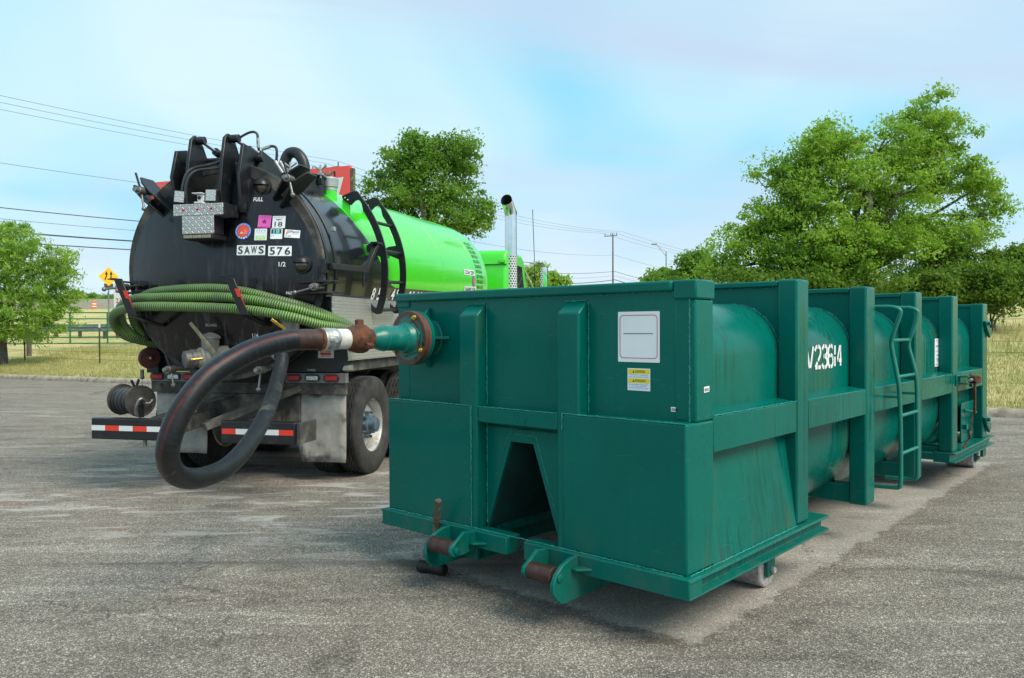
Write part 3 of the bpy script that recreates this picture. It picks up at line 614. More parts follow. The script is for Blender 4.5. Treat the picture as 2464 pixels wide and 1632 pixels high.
cpart(MB().box(-.06, -.03, 6.70, 6.86, .14, .276), 'rear_wheel_plate', bevel=.004)
# ---- printed things on the container
def onfront(mb, y=.0935): return mb.map(lambda x, z, d: (x, y - d, z))
cpart(onfront(flat(rrect(-.471, 1.436, -.210, 1.706, .004)), .0932), 'blank_notice_sticker', PAPER, bevel=0)
def ring2d(x0, y0, x1, y1, r, wd, d):
    a, b = rrect(x0, y0, x1, y1, r, 8), rrect(x0+wd, y0+wd, x1-wd, y1-wd, r-wd, 8); n = len(a)
    return MB().add([(x, y, d) for x, y in a+b], [(i, (i+1) % n, n+(i+1) % n, n+i) for i in range(n)])
cpart(onfront(ring2d(-.4595, 1.456, -.2235, 1.688, .022, .0035, .0015), .0932), 'notice_border', REDINK, bevel=0)
cpart(onfront(MB().strip([(-.434, 1.588), (-.250, 1.588)], .004, .0015), .0932), 'notice_line', plain('navy_print', (.03, .08, .17), .5), bevel=0)
cpart(onfront(flat(rrect(-.410, 1.284, -.268, 1.403, .002)), .0932), 'caution_sticker', PAPER, bevel=0)
for z in (1.374, 1.325): cpart(onfront(flat([(-.405, z), (-.273, z), (-.273, z+.024), (-.405, z+.024)]).map(lambda a, b, d: (a, b, .001)), .0932), 'caution_band', YELLOW, bevel=0)
def txt(s, x0, z0, x1, z1, mat, name='lettering', d=.002, bold=0.0):
    return cpart(onfront(text_mb(s, x0, z0, x1, z1, bold).map(lambda a, b, c: (a, b, d)), .0932), name, mat, bevel=0)
txt('CAUTION', -.360, 1.380, -.300, 1.393, INK, bold=.01); txt('ATENCION', -.363, 1.331, -.297, 1.344, INK, bold=.01)
for z in (1.3795, 1.3305): cpart(onfront(MB().add([(-.378, z, .002), (-.365, z, .002), (-.3715, z+.0125, .002)], [(0,1,2)])), 'warning_triangle', INK, bevel=0)
txt('This Container is designed for', -.398, 1.363, -.280, 1.3715, BLUEINK); txt('solids only, NO FREE LIQUIDS', -.401, 1.352, -.277, 1.3605, BLUEINK)
txt('Este contenedor esta disenado', -.398, 1.314, -.280, 1.3215, BLUEINK); txt('para solidos solamente.', -.385, 1.304, -.292, 1.3115, BLUEINK); txt('NO USAR LIQUIDOS LIBRES', -.399, 1.294, -.279, 1.3015, BLUEINK)
cpart(onfront(flat(rrect(-.144, 1.186, -.092, 1.2105, .002)), .0932), 'barcode_sticker', PAPER, bevel=0)
q = MB(); x = -.139
while x < -.098: wd_ = rnd.choice((.0008, .0015, .0024)); q.strip([(x, 1.190), (x, 1.204)], wd_, .001); x += wd_ + rnd.choice((.0012, .002))
cpart(onfront(q, .0932), 'barcode', INK, bevel=0)
cpart(MB().add([(.002, .172, 1.285), (.002, .228, 1.288), (.002, .228, 1.318), (.002, .172, 1.315)], [(0,1,2,3)]), 'barcode_sticker', PAPER, bevel=0, smooth=False)
q = MB(); y = .178
while y < .220: wd_ = rnd.choice((.001, .002, .003)); q.add([(.0035, y, 1.292), (.0035, y+wd_, 1.292), (.0035, y+wd_, 1.308), (.0035, y, 1.308)], [(0,1,2,3)]); y += wd_ + .002
cpart(q, 'barcode', INK, bevel=0, smooth=False)
# stencilled unit number on the tank side
GL = {'V': [[(0, 1), (.42, .04)], [(.58, .04), (1, 1)]], '2': [[(.02, .78), (.10, .93), (.40, 1.0)], [(.56, 1.0), (.9, .93), (.98, .78), (.95, .60), (.55, .33)], [(.45, .27), (.08, .03), (.45, .03)], [(.58, .03), (1, .03)]],
      '3': [[(.02, .84), (.18, .98), (.44, 1.0)], [(.58, 1.0), (.88, .95), (.97, .78), (.88, .60), (.60, .54)], [(.60, .50), (.92, .42), (1, .22), (.88, .05), (.58, 0)], [(.44, 0), (.15, .03), (.02, .17)], [(.30, .52), (.46, .52)]],
      '6': [[(.95, .86), (.80, .98), (.56, 1.0)], [(.44, 1.0), (.15, .93), (.03, .70), (.02, .30), (.12, .06), (.43, 0)], [(.57, 0), (.88, .05), (.98, .26), (.88, .50), (.56, .56)], [(.44, .56), (.20, .50)]],
      '1': [[(.5, 1), (.5, .56)], [(.5, .46), (.5, 0)]], '4': [[(.78, 1), (.78, .34)], [(.78, .20), (.78, 0)], [(.60, .98), (.08, .30), (.30, .27)], [(.44, .27), (1.0, .27)]]}
q = MB()
for ch, a, b in zip('V23614', (1.842, 1.985, 2.117, 2.232, 2.345, 2.410), (1.955, 2.092, 2.215, 2.330, 2.385, 2.500)):
    for pl in GL[ch]: q.strip([(a + (b-a)*x, 1.333 + .152*y) for x, y in pl], .027 if ch != '1' else .03)
q.map(lambda x, y, d: (-.1265 + rnd.uniform(0, .0004), x, y)); cpart(q, 'unit_number', STENCIL, bevel=0, smooth=False)
def onside(mb, u=-.1272): return mb.map(lambda y, z, d: (u + d, y, z))
cpart(onside(flat(rrect(5.06, 1.224, 5.30, 1.50, .006))), 'side_notice_sticker', PAPER, bevel=0)
for z, mt in ((1.478, REDINK), (1.243, REDINK), (1.376, BLUEINK)): cpart(onside(MB().strip([(5.09, z), (5.27, z)], .005, .0015)), 'notice_line', mt, bevel=0)
for z, a, b in ((1.425, 5.10, 5.20), (1.335, 5.13, 5.25), (1.298, 5.12, 5.26), (1.278, 5.14, 5.24)):
    q = MB(); x = a
    while x < b: L = rnd.uniform(.008, .02); q.strip([(x, z), (min(b, x+L), z)], .012, .0015); x += L + .004
    cpart(onside(q), 'small_print', BLUEINK, bevel=0)
# ------------------------------------------------------------------ the truck
def tpart(mb, name, mat, bevel=0.0, parent=None, **kw): return mb.build(name, mat, parent or TE, bevel, **kw)
BLACK = NM('dusty_black_paint'); _o = BLACK.oc()
_st = BLACK.step(BLACK.noise(BLACK.mapv(_o, (9, 9, .9)), 1.6, 6, .7), .50, .72); _sp = BLACK.step(BLACK.noise(_o, 70, 4, .7), .60, .74)
_lowz = BLACK.step(BLACK.sep(_o)[2], 2.9, 1.5)
_dust = BLACK.math('MULTIPLY', BLACK.math('MAXIMUM', BLACK.math('MULTIPLY', _st, .8), BLACK.math('MULTIPLY', _sp, .8)), BLACK.math('ADD', .20, BLACK.math('MULTIPLY', _lowz, 1.1)))
BLACK = BLACK.done(BLACK.mix(_dust, (.0045, .005, .007), (.085, .085, .086)), BLACK.math('ADD', .20, BLACK.math('MULTIPLY', _dust, .6)), 0, BLACK.bump(BLACK.noise(_o, 2.0, 2), .15, .02))
BLK2 = pbr('black_bracket_paint', (.010, .011, .013), .38, var=.3, vs=12, dirt=(.07, .066, .06), ds=8, dlo=.58, dhi=.82)
FRAMEM = pbr('grimy_chassis', (.045, .043, .04), .75, var=.5, vs=7, dirt=(.20, .18, .15), ds=4, dlo=.45, dhi=.72, bump=.4, bs=50, fine=.35)
MUD = pbr('dusty_rubber_flap', (.36, .345, .32), .85, var=.25, vs=7, dirt=(.075, .07, .066), ds=2.6, dlo=.50, dhi=.66, bump=.3, bs=60, fine=.2)
LIME = pbr('lime_green_paint', (.055, .66, .018), .25, var=.03, vs=3, coat=.6)
RUBBER = pbr('black_rubber_pipe', (.020, .022, .026), .42, var=.2, vs=10, dirt=(.06, .06, .06), ds=6, dlo=.55, dhi=.8)
REDL = NM('red_lamp_lens'); _v = REDL.vor(REDL.oc(), 90, 'Distance'); REDL = REDL.done((.50, .010, .012), .18, 0, REDL.bump(_v, .5, .004))
CLEARL = NM('clear_lamp_lens'); _v = CLEARL.vor(CLEARL.oc(), 70, 'Distance'); CLEARL = CLEARL.done((.62, .63, .62), .15, .5, CLEARL.bump(_v, .8, .006))
CHROME = pbr('chromed_stack', (.72, .73, .74), .16, 1.0, var=.08, vs=5, dirt=(.35, .30, .26), ds=2.5, dlo=.6, dhi=.85)
REFR = plain('red_reflective_tape', (.78, .045, .02), .4); REFW = pbr('white_reflective_tape', (.74, .76, .77), .45, var=.06, vs=60)
def diamond():
    m = NM('diamond_tread_plate'); v = m.oc(); s = m.sep(v)
    # bars of alternating direction on a staggered grid, along truck-length/width and height
    a = m.math('ADD', s[0], s[1]); cell = .034
    gx = m.math('DIVIDE', a, cell); gz = m.math('DIVIDE', s[2], cell)
    par = m.math('MODULO', m.math('ADD', m.math('FLOOR', gx), m.math('FLOOR', gz)), 2.0)
    fx = m.math('SUBTRACT', m.math('FRACT', gx), .5); fz = m.math('SUBTRACT', m.math('FRACT', gz), .5)
    sg = m.math('SUBTRACT', m.math('MULTIPLY', m.math('ABSOLUTE', par), 2.0), 1.0); fx = m.math('MULTIPLY', fx, sg)
    l = m.math('ADD', fx, fz); t = m.math('SUBTRACT', fx, fz)
    h = m.math('MULTIPLY', m.step(m.math('ABSOLUTE', t), .26, .08), m.step(m.math('ABSOLUTE', l), .80, .45))
    c = m.mix(m.noise(v, 5, 5), (.40, .39, .36), (.56, .55, .52)); c = m.mix(m.math('MULTIPLY', m.step(m.noise(v, 12, 5, .7), .55, .75), .5), c, (.20, .19, .17))
    return m.done(m.mix(m.math('MULTIPLY', h, .6), c, (.75, .75, .73)), .38, .7, m.bump(h, .8, .006))
DIAM = diamond()
ZA = 2.215
def axz(y): return ZA + .035*(y + .4)
def tank_paint():
    m = NM('tank_two_tone_paint'); o = m.oc(); s = m.sep(o)
    zz = m.math('SUBTRACT', m.math('SUBTRACT', s[2], ZA), m.math('MULTIPLY', m.math('ADD', s[1], .4), .035))
    ang = m.math('ARCTAN2', zz, m.math('ABSOLUTE', s[0]))
    fc = m.node('ShaderNodeFloatCurve'); cv = fc.mapping.curves[0]
    pts = [(-20, 2.6), (-9.2, 2.45), (-8.5, 1.90), (-7.9, 1.62), (-6.6, 1.49), (3, 1.22), (16, 1.0), (28, .77), (43, .65), (53, .61), (66, .50), (90, .48)]
    q = [((a+20)/110, y/3) for a, y in pts]
    while len(cv.points) < len(q): cv.points.new(.5, .5)
    for p, (a, b) in zip(cv.points, q): p.location = (a, b); p.handle_type = 'VECTOR'
    fc.mapping.update(); m.put(fc.inputs['Value'], m.math('DIVIDE', m.math('ADD', m.math('MULTIPLY', ang, 57.2958), 20.0), 110.0))
    edge = m.math('MULTIPLY', fc.outputs[0], 3.0)
    blk = m.math('GREATER_THAN', edge, s[1]); low = m.math('LESS_THAN', m.math('MULTIPLY', ang, 57.2958), m.math('SUBTRACT', -8.4, m.math('MULTIPLY', m.math('MAXIMUM', m.math('SUBTRACT', s[1], 2.0), 0.0), .75)))
    blk = m.math('MAXIMUM', blk, low)
    d = m.math('MULTIPLY', m.step(m.noise(m.mapv(o, (7, 7, .9)), 1.5, 6, .7), .5, .75), .25)
    black = m.mix(d, (.008, .009, .012), (.09, .09, .09)); green = m.mix(m.noise(o, 1.5, 3), (.050, .60, .016), (.062, .70, .020))
    rg = m.math('ADD', .22, m.math('MULTIPLY', d, .3))
    return m.done(m.mix(blk, green, black), rg, 0, m.bump(m.noise(o, 1.2, 2), .12, .03), coat=.4)
TANKP = tank_paint()
TAX = (0, 1, .035)
dome = [(6.55 + .62*math.sin(R(a)), 1.09*math.cos(R(a))**.8 if a < 90 else 0) for a in range(0, 91, 9)]
tpart(MB().lathe((.01, -.40, ZA), TAX, [(.02, 1.05), (.02, 1.09)] + [(.02 + .653*i, 1.09) for i in range(1, 10)] + dome, 112), 'tank_shell', TANKP, ang=25)
for y, r, wd_, nm in ((-.42, 1.118, .05, 'door_ring'), (-.34, 1.118, .035, 'tank_ring'), (-.12, 1.104, .03, 'stiffener_ring')):
    tpart(MB().lathe((.01, y, axz(y)), TAX, [(0, 1.0), (0, r-.006), (.006, r), (wd_-.006, r), (wd_, r-.006), (wd_, 1.0)], 96), nm, BLK2 if nm != 'door_ring' else FRAMEM)
for y in (1.85, 3.6, 5.3): tpart(MB().lathe((.01, y, axz(y)), TAX, [(0, 1.089), (.003, 1.0925), (.010, 1.0935), (.017, 1.0925), (.020, 1.089)], 112), 'weld_seam', TANKP)
def headY(x, z):
    r2 = ((x-.01)**2 + (z-ZA)**2)/1.06**2; return -.425 - .21*max(0.0, 1-r2)
hp = [(.21*(1 - t*t), 1.06*t) for t in np.linspace(0, 1, 15)][::-1]
tpart(MB().lathe((.01, -.425, ZA), (0, -1, 0), [(-.004, 1.06)] + hp[:-1] + [(.21, 0)], 96), 'rear_door', BLACK, ang=60)
def onhead(mb, off=.004, sub=True): return mb.map(lambda x, z, d: (x, headY(x, z) - off - d, z))
def decal(name, poly, mat, d=0.0, parent=None): return tpart(onhead(flat(poly).map(lambda a, b, c: (a, b, d)), .006), name, mat, parent=parent, smooth=False)
def letters(s, x0, z0, x1, z1, mat, d=.0015, bold=0.0, name='lettering', parent=None): return tpart(onhead(text_mb(s, x0, z0, x1, z1, bold).map(lambda a, b, c: (a, b, d)), .006), name, mat, parent=parent, smooth=False)
WHT = plain('white_lettering', (.82, .83, .84), .5)
PINK = plain('pink_permit', (.85, .13, .52), .5); PINKD = plain('dark_pink_print', (.25, .02, .12), .5); ORANGE = plain('orange_permit', (.80, .10, .05), .5); BLUEP = plain('blue_permit', (.05, .17, .62), .5)
PALEG = plain('pale_green_print', (.55, .78, .28), .5); CYAN = plain('cyan_print', (.10, .70, .78), .5); GREYP = plain('dark_grey_print', (.05, .055, .06), .5)
pk = decal('pink_permit_sticker', [(.486, 2.632), (.612, 2.628), (.616, 2.752), (.490, 2.756)], PINK)
letters('PERMITTED LIQUID', .50, 2.738, .606, 2.747, PINKD, parent=pk); letters('WASTE HAULER', .507, 2.724, .60, 2.733, PINKD, parent=pk); letters('EXPIRES 12/31/18', .495, 2.634, .605, 2.643, PINKD, parent=pk)
st_ = [( .551 + (.030 if i % 2 == 0 else .012)*math.cos(R(90+36*i)), 2.692 + (.030 if i % 2 == 0 else .012)*math.sin(R(90+36*i))) for i in range(10)]
decal('star_print', st_, PINKD, .0015, pk)
w8 = decal('white_permit_sticker', rrect(.628, 2.626, .752, 2.748, .004), PAPER)
letters('18', .652, 2.640, .728, 2.688, INK, parent=w8, bold=.005); letters('Fort Worth', .640, 2.728, .742, 2.742, plain('pale_blue_print', (.45, .55, .68), .5), parent=w8)
decal('longhorn_print', [(.652, 2.714), (.672, 2.708), (.684, 2.709), (.688, 2.694), (.692, 2.709), (.704, 2.708), (.726, 2.714), (.706, 2.713), (.690, 2.716), (.672, 2.713)], plain('brown_print', (.16, .07, .03), .5), .0015, w8)
mp = decal('green_band_permit_sticker', rrect(.462, 2.504, .584, 2.620, .004), PAPER)
decal('green_band', [(.474, 2.514), (.572, 2.514), (.572, 2.552), (.474, 2.552)], PALEG, .0015, mp); letters('18', .502, 2.518, .544, 2.548, PAPER, .003, parent=mp); letters('MANSFIELD', .476, 2.573, .570, 2.583, plain('pale_cyan_print', (.50, .72, .80), .5), parent=mp)
for i, x in enumerate((.478, .502, .526, .556)): decal('stroke_print', [(x, 2.592), (x+.006, 2.592), (x+.016, 2.608), (x+.010, 2.608)], BLUEINK, .0015, mp)
cp_ = decal('black_band_permit_sticker', rrect(.618, 2.516, .732, 2.620, .003), PAPER)
decal('black_band', [(.626, 2.570), (.722, 2.570), (.722, 2.614), (.626, 2.614)], GREYP, .0015, cp_); letters('18', .646, 2.573, .706, 2.611, CYAN, .003, bold=.03, parent=cp_)
tpart(onhead(MB().strip([(.640 + .012*math.cos(R(a)), 2.545 + .012*math.sin(R(a))) for a in range(-40, 260, 20)], .003, .0015), .006), 'swirl_print', CYAN, parent=cp_, smooth=False)
pl = decal('city_permit_sticker', [(.752, 2.532), (.896, 2.524), (.899, 2.602), (.755, 2.612)], PAPER)
letters('Plano', .806, 2.576, .890, 2.602, plain('slate_print', (.10, .17, .30), .5), parent=pl, bold=.01); letters('17-002', .762, 2.540, .815, 2.552, INK, parent=pl); letters('Texas', .812, 2.562, .884, 2.569, REDINK, parent=pl)
tpart(onhead(MB().strip([(.768, 2.560), (.774, 2.58), (.780, 2.598), (.792, 2.600), (.798, 2.59), (.790, 2.578), (.778, 2.574)], .007, .0015), .006), 'ribbon_print', REDINK, parent=pl, smooth=False)
circ = lambda cx, cz, r, n=36: [(cx + r*math.cos(2*math.pi*i/n), cz + r*math.sin(2*math.pi*i/n)) for i in range(n)]
cs = decal('round_permit_sticker', circ(.345, 2.598, .082), BLUEP); decal('round_centre', circ(.345, 2.600, .060), ORANGE, .0015, cs)
tpart(onhead(MB().strip([(.318, 2.578), (.345, 2.578)], .008, .003).strip([(.332, 2.578), (.332, 2.596)], .005, .003), .006), 'rig_print', PAPER, parent=cs, smooth=False)
for i, s_ in enumerate(('The', 'Liquid', 'Waste', 'Hauler')): letters(s_, .352, 2.604-.011*i, .352+.010+.004*len(s_), 2.612-.011*i, PAPER, .003, parent=cs)
for i, ch in enumerate('2018'):
    a = R(-122 + 21*i); x, z = .345 + .0705*math.cos(a), 2.598 + .0705*math.sin(a); letters(ch, x-.008, z-.009, x+.008, z+.009, PAPER, .0018, parent=cs, bold=.03)
for i in range(22):
    a = R(-35 + 250*i/21); x, z = .345 + .071*math.cos(a), 2.598 + .071*math.sin(a); decal('rim_print', [(x-.003, z-.004), (x+.003, z-.004), (x+.003, z+.004), (x-.003, z+.004)], PAPER, .0018, cs)
s1 = decal('plate_of_letters', rrect(.290, 2.356, .574, 2.456, .003), PAPER)
for ch, a, b in zip('SAWS', (.304, .368, .436, .510), (.352, .423, .494, .562)): letters(ch, a, 2.370, b, 2.446, INK, bold=.012, parent=s1)
s2 = decal('plate_of_numbers', rrect(.604, 2.346, .826, 2.446, .003), PAPER)
for ch, a, b in zip('576', (.618, .688, .762), (.670, .742, .814)): letters(ch, a, 2.358, b, 2.434, INK, bold=.012, parent=s2)
letters('FULL', .418, 2.900, .514, 2.941, WHT, bold=.02); letters('1/2', .706, 2.241, .772, 2.287, WHT, bold=.015); letters('INLET', .770, 1.967, .840, 1.994, WHT, bold=.01); letters('DISCHARGE', -.092, 1.652, .036, 1.678, plain('grey_lettering', (.55, .56, .57), .5)); letters('1/4', .400, 1.535, .462, 1.580, WHT, bold=.01)
# sight glasses
GLASS = NM('brown_sight_glass'); GLASS = GLASS.done((.05, .035, .018), .06, 0, coat=1.0)
for x, z, sc_ in ((.485, 3.050, 1.0), (.925, 2.262, 1.0), (.635, 1.56, .7)):
    y = headY(x, z); o = tpart(MB().lathe((x, y+.03, z), (0, -1, 0), [(0, .095*sc_), (.045, .095*sc_), (.05, .088*sc_), (.05, .06*sc_)], 28), 'sight_glass_ring', BLK2)
    tpart(MB().sphere((x, y-.018, z-.006), .068*sc_, 20, 10, (1, .75, 1)), 'glass_dome', GLASS, parent=o)
    hood = MB(); hood.sphere((x, y-.022, z+.004), .084*sc_, 20, 8, (1, .95, 1), 8, 90); tpart(hood, 'glass_hood', BLK2, parent=o)
# light box with three markers, the drop panel and its lamps
lb = tpart(MB().box(-.25, .294, -.86, -.62, 2.728, 2.842), 'light_box', DIAM, .006)
tpart(MB().box(.2945, .302, -.855, -.60, 2.724, 2.846), 'box_end_plate', BLK2, .003, parent=lb)
tpart(MB().box(-.152, .192, -.862, -.846, 2.548, 2.727), 'drop_panel', DIAM, .004, parent=lb); tpart(MB().box(-.135, .175, -.845, -.66, 2.55, 2.727), 'panel_recess_shade', BLK2, .004, parent=lb)  # black block added to stand in for the shaded recess behind the panel
for x in (-.137, .02, .171):
    tpart(MB().sphere((x, -.862, 2.788 + x*.02), .012, 14, 8), 'marker_light', REDL, parent=lb)
tpart(MB().box(-.15, .18, -.86, -.62, 2.50, 2.545), 'strobe_housing', BLK2, .004, parent=lb)
for x in (-.135, -.035, .065): tpart(MB().box(x, x+.095, -.866, -.858, 2.508, 2.538), 'strobe_lens', pbr('amber_grey_lens', (.26, .24, .17), .3, var=.2, vs=30), .003, parent=lb)
tpart(MB().lathe((.018, -.862, 2.737), (0, -1, 0), [(0, .034), (.004, .034), (.006, .028), (.006, 0)], 20).map(lambda x, y, z: (x, y, 2.737 + (z-2.737)*.45)), 'latch', CHROME, parent=lb)
for x, t in ((-.2, -.12), (.145, -.05)):
    ca, sa = math.cos(t), math.sin(t); axs = (Vector((ca, 0, sa)), Vector((0, 1, 0)), Vector((-sa, 0, ca)))
    o = tpart(MB().obox((x, -.80, 2.922), (.062, .03, .062), axs), 'work_light', BLK2, .008)
    tpart(MB().obox((x, -.832, 2.922), (.053, .004, .053), axs), 'work_light_lens', CLEARL, .002, parent=o); tpart(MB().box(x-.012, x+.012, -.81, -.78, 2.842, 2.87), 'lamp_foot', BLK2, .003, parent=o)
q = MB().box(-.02, .075, -.86, -.74, 2.845, 2.862); q.prism(rrect(-.035, -.035, .04, .03, .014), (.03, -.72, 2.905), (1, 0, 0), (0, 0, 1), .11)
cm = tpart(q, 'backup_camera', pbr('white_camera_plastic', (.72, .73, .72), .4, var=.05), .004); tpart(MB().cyl((.02, -.829, 2.902), (.02, -.835, 2.902), .018, n=16), 'camera_lens', INK, parent=cm); tpart(MB().box(-.03, .075, -.88, -.72, 2.937, 2.946), 'camera_hood', cm.data.materials[0], .003, parent=cm)
# hinge plates on top, hydraulic rams and hoses
def hplate(poly, x, th=.035, name='hinge_plate'): return tpart(MB().prism(poly, (x-th/2, 0, 0), (0, 1, 0), (0, 0, 1), th), name, BLK2, .006)
hplate([(-.30, 3.18), (-.30, 3.42), (-.44, 3.47), (-.60, 3.43), (-.68, 3.15), (-.60, 2.90), (-.45, 2.88)], -.40)
hplate([(-.25, 3.22), (-.34, 3.34), (-.44, 3.50), (-.50, 3.57), (-.57, 3.58), (-.63, 3.53), (-.68, 3.30), (-.72, 3.0), (-.70, 2.86), (-.60, 2.86)], -.21)
hplate([(-.25, 3.22), (-.34, 3.34), (-.44, 3.50), (-.50, 3.57), (-.57, 3.58), (-.63, 3.53), (-.68, 3.30), (-.72, 3.0), (-.70, 2.86), (-.60, 2.86)], .165)
hplate([(-.25, 3.18), (-.18, 3.33), (-.34, 3.44), (-.58, 3.475), (-.66, 3.15), (-.62, 2.78), (-.55, 2.78)], .335)
tpart(MB().prism([(.10, 3.2), (.10, 3.38), (-.30, 3.46), (-.40, 3.2)], (.36, 0, 0), (0, 1, 0), (0, 0, 1), .03), 'hinge_stand', BLK2, .005)
tpart(MB().prism([(.10, 3.2), (.10, 3.38), (-.30, 3.46), (-.40, 3.2)], (-.34, 0, 0), (0, 1, 0), (0, 0, 1), .03), 'hinge_stand', BLK2, .005)
tpart(MB().cyl((-.46, -.36, 3.36), (.44, -.36, 3.36), .035, n=16), 'hinge_shaft', BLK2, .004)
for x in (-.15, .235):
    o = tpart(MB().cyl((x, -.55, 3.53), (x, .25, 3.36), .018, n=12), 'ram_rod', CHROME); tpart(MB().cyl((x, -.30, 3.477), (x, .9, 3.22), .042, n=16), 'ram_barrel', BLK2, .004, parent=o); tpart(MB().cyl((x-.05, -.55, 3.53), (x+.05, -.55, 3.53), .04, n=16), 'ram_eye', BLK2, .005, parent=o)
tpart(MB().tube(catmull([(.20, -.52, 3.50), (.30, -.50, 3.57), (.385, -.48, 3.605), (.43, -.46, 3.585), (.437, -.46, 3.50), (.437, -.44, 3.42)], 6), .013, 8), 'hydraulic_hose', RUBBER); tpart(MB().cyl((.437, -.46, 3.545), (.437, -.45, 3.45), .017, n=10), 'hose_fitting', GALV)
tpart(MB().tube(catmull([(.50, -.48, 3.43), (.58, -.46, 3.455), (.63, -.45, 3.44), (.64, -.45, 3.38), (.63, -.44, 3.30), (.64, -.42, 3.25)], 6), .014, 8), 'hydraulic_hose', RUBBER); tpart(MB().cyl((.49, -.48, 3.425), (.575, -.46, 3.455), .018, n=10), 'hose_fitting', GALV)
for dx in (0, .05): tpart(MB().cyl((.63+dx, -.46, 3.30-dx*.1), (.71+dx, -.46, 3.18-dx*.1), .018, n=10), 'hose_fitting', GALV)
tpart(MB().tube(catmull([(-.19, -.80, 2.86), (-.17, -.82, 3.0), (-.15, -.78, 3.15), (-.10, -.72, 3.22), (.05, -.66, 3.26), (.14, -.62, 3.30)], 6), .017, 8), 'hydraulic_hose', RUBBER); tpart(MB().tube(catmull([(-.14, -.80, 2.86), (-.13, -.83, 3.0), (-.11, -.8, 3.12), (-.06, -.74, 3.19), (.06, -.67, 3.215), (.14, -.63, 3.23)], 6), .014, 8), 'hydraulic_hose', RUBBER)
# door clamps: a pair of cheeks, swing bolt, nut and T-handle
def clamp(p, d, hd, name='door_clamp', Lh=.17, ball=True, cheek=.30, plate=True):
    p = Vector(p); d = Vector(d).normalized(); b = Vector((0, -1, 0)); side = d.cross(b).normalized()
    o = tpart(MB().cyl(p + b*-.10, p + b*.16, .022, n=14), name, STEEL, .002)
    tpart(MB().cyl(p + b*.0, p + b*.11, .038, n=16), 'clamp_nut', STEEL, .004, parent=o)
    for k in (-1, 1):
        h_ = Vector(hd).normalized()*k; q = MB().cyl(p + b*.055, p + b*.075 + h_*Lh, .011, n=10)
        if ball and k < 0: q.sphere(p + b*.075 + h_*Lh, .024, 12, 8)
        tpart(q, 'clamp_handle', STEEL if k < 0 else BLK2, parent=o)
    if plate:
        for k in (-1, 1):
            c = p + side*.055*k
            pts = [c + d*.16 + b*-.22, c + d*.16 + b*-.02, c + d*.06 + b*.04, c + d*-.06 + b*.04, c + d*-cheek + b*-.08, c + d*-cheek + b*-.12, c + d*-.05 + b*-.22]
            t = side*.010; n = len(pts)
            tpart(MB().add([x - t for x in pts] + [x + t for x in pts], [tuple(range(n)), tuple(range(2*n-1, n-1, -1))] + [(i, n+i, n+(i+1) % n, (i+1) % n) for i in range(n)]), 'clamp_cheek', BLK2, .004, parent=o)
    return o
clamp((-.78, -.58, 3.035), (-.68, 0, .73), (-.25, 0, 1), Lh=.19)
clamp((.872, -.58, 3.085), (.72, 0, .69), (-.3, 0, 1), Lh=.17)
clamp((1.13, -.55, 2.03), (1, 0, .02), (1, 0, .25), Lh=.22)
clamp((-1.02, -.55, 2.06), (-1, 0, .1), (1, 0, .08), Lh=.22)
clamp((.60, -.66, 1.225), (.5, 0, -.87), (.1, 0, 1), Lh=.19, plate=False); clamp((-.40, -.66, 1.222), (-.5, 0, -.87), (-.3, 0, 1), Lh=.16, plate=False)
tpart(MB().box(-.685, -.665, -.60, -.59, 2.955, 2.985), 'red_reflector', REFR)
# hooks that carry the coiled hose
for x in (-.70, .515):
    pts = [(x-.02, -.70, 1.70), (x+.0, -.93, 1.765)]
    o = tpart(MB().bar((x+.05, -.50, 1.66), (x+.05, -.955, 1.765), .085, .022), 'hose_hook', BLK2, .005)
    tpart(MB().add([(x+.015, -.945, 1.755), (x+.105, -.945, 1.755), (x-.035, -.965, 2.105), (x-.125, -.965, 2.105), (x+.015, -.965, 1.755), (x+.105, -.965, 1.755), (x-.035, -.985, 2.105), (x-.125, -.985, 2.105)], [(0,1,2,3), (7,6,5,4), (0,4,5,1), (1,5,6,2), (2,6,7,3), (3,7,4,0)]), 'hook_upright', BLK2, .006, parent=o)
    tpart(MB().add([(x-.035, -.965, 2.105), (x-.125, -.965, 2.105), (x-.19, -.97, 2.118), (x-.19, -.99, 2.118), (x-.125, -.985, 2.128), (x-.035, -.985, 2.12)], [(0,1,2,3,4,5)]).prism([(-.035, 2.085), (-.04, 2.115), (-.13, 2.13), (-.20, 2.125), (-.20, 2.115), (-.125, 2.105)], (x, -.965, 0), (1, 0, 0), (0, 0, 1), .022), 'hook_lip', BLK2, .003, parent=o)
    tpart(MB().add([(x+.035, -.9667, 1.835), (x+.078, -.9667, 1.835), (x+.018, -.9817, 2.005), (x-.030, -.9817, 2.005)], [(0,1,2,3)]), 'reflective_patch', REFR, parent=o, smooth=False)
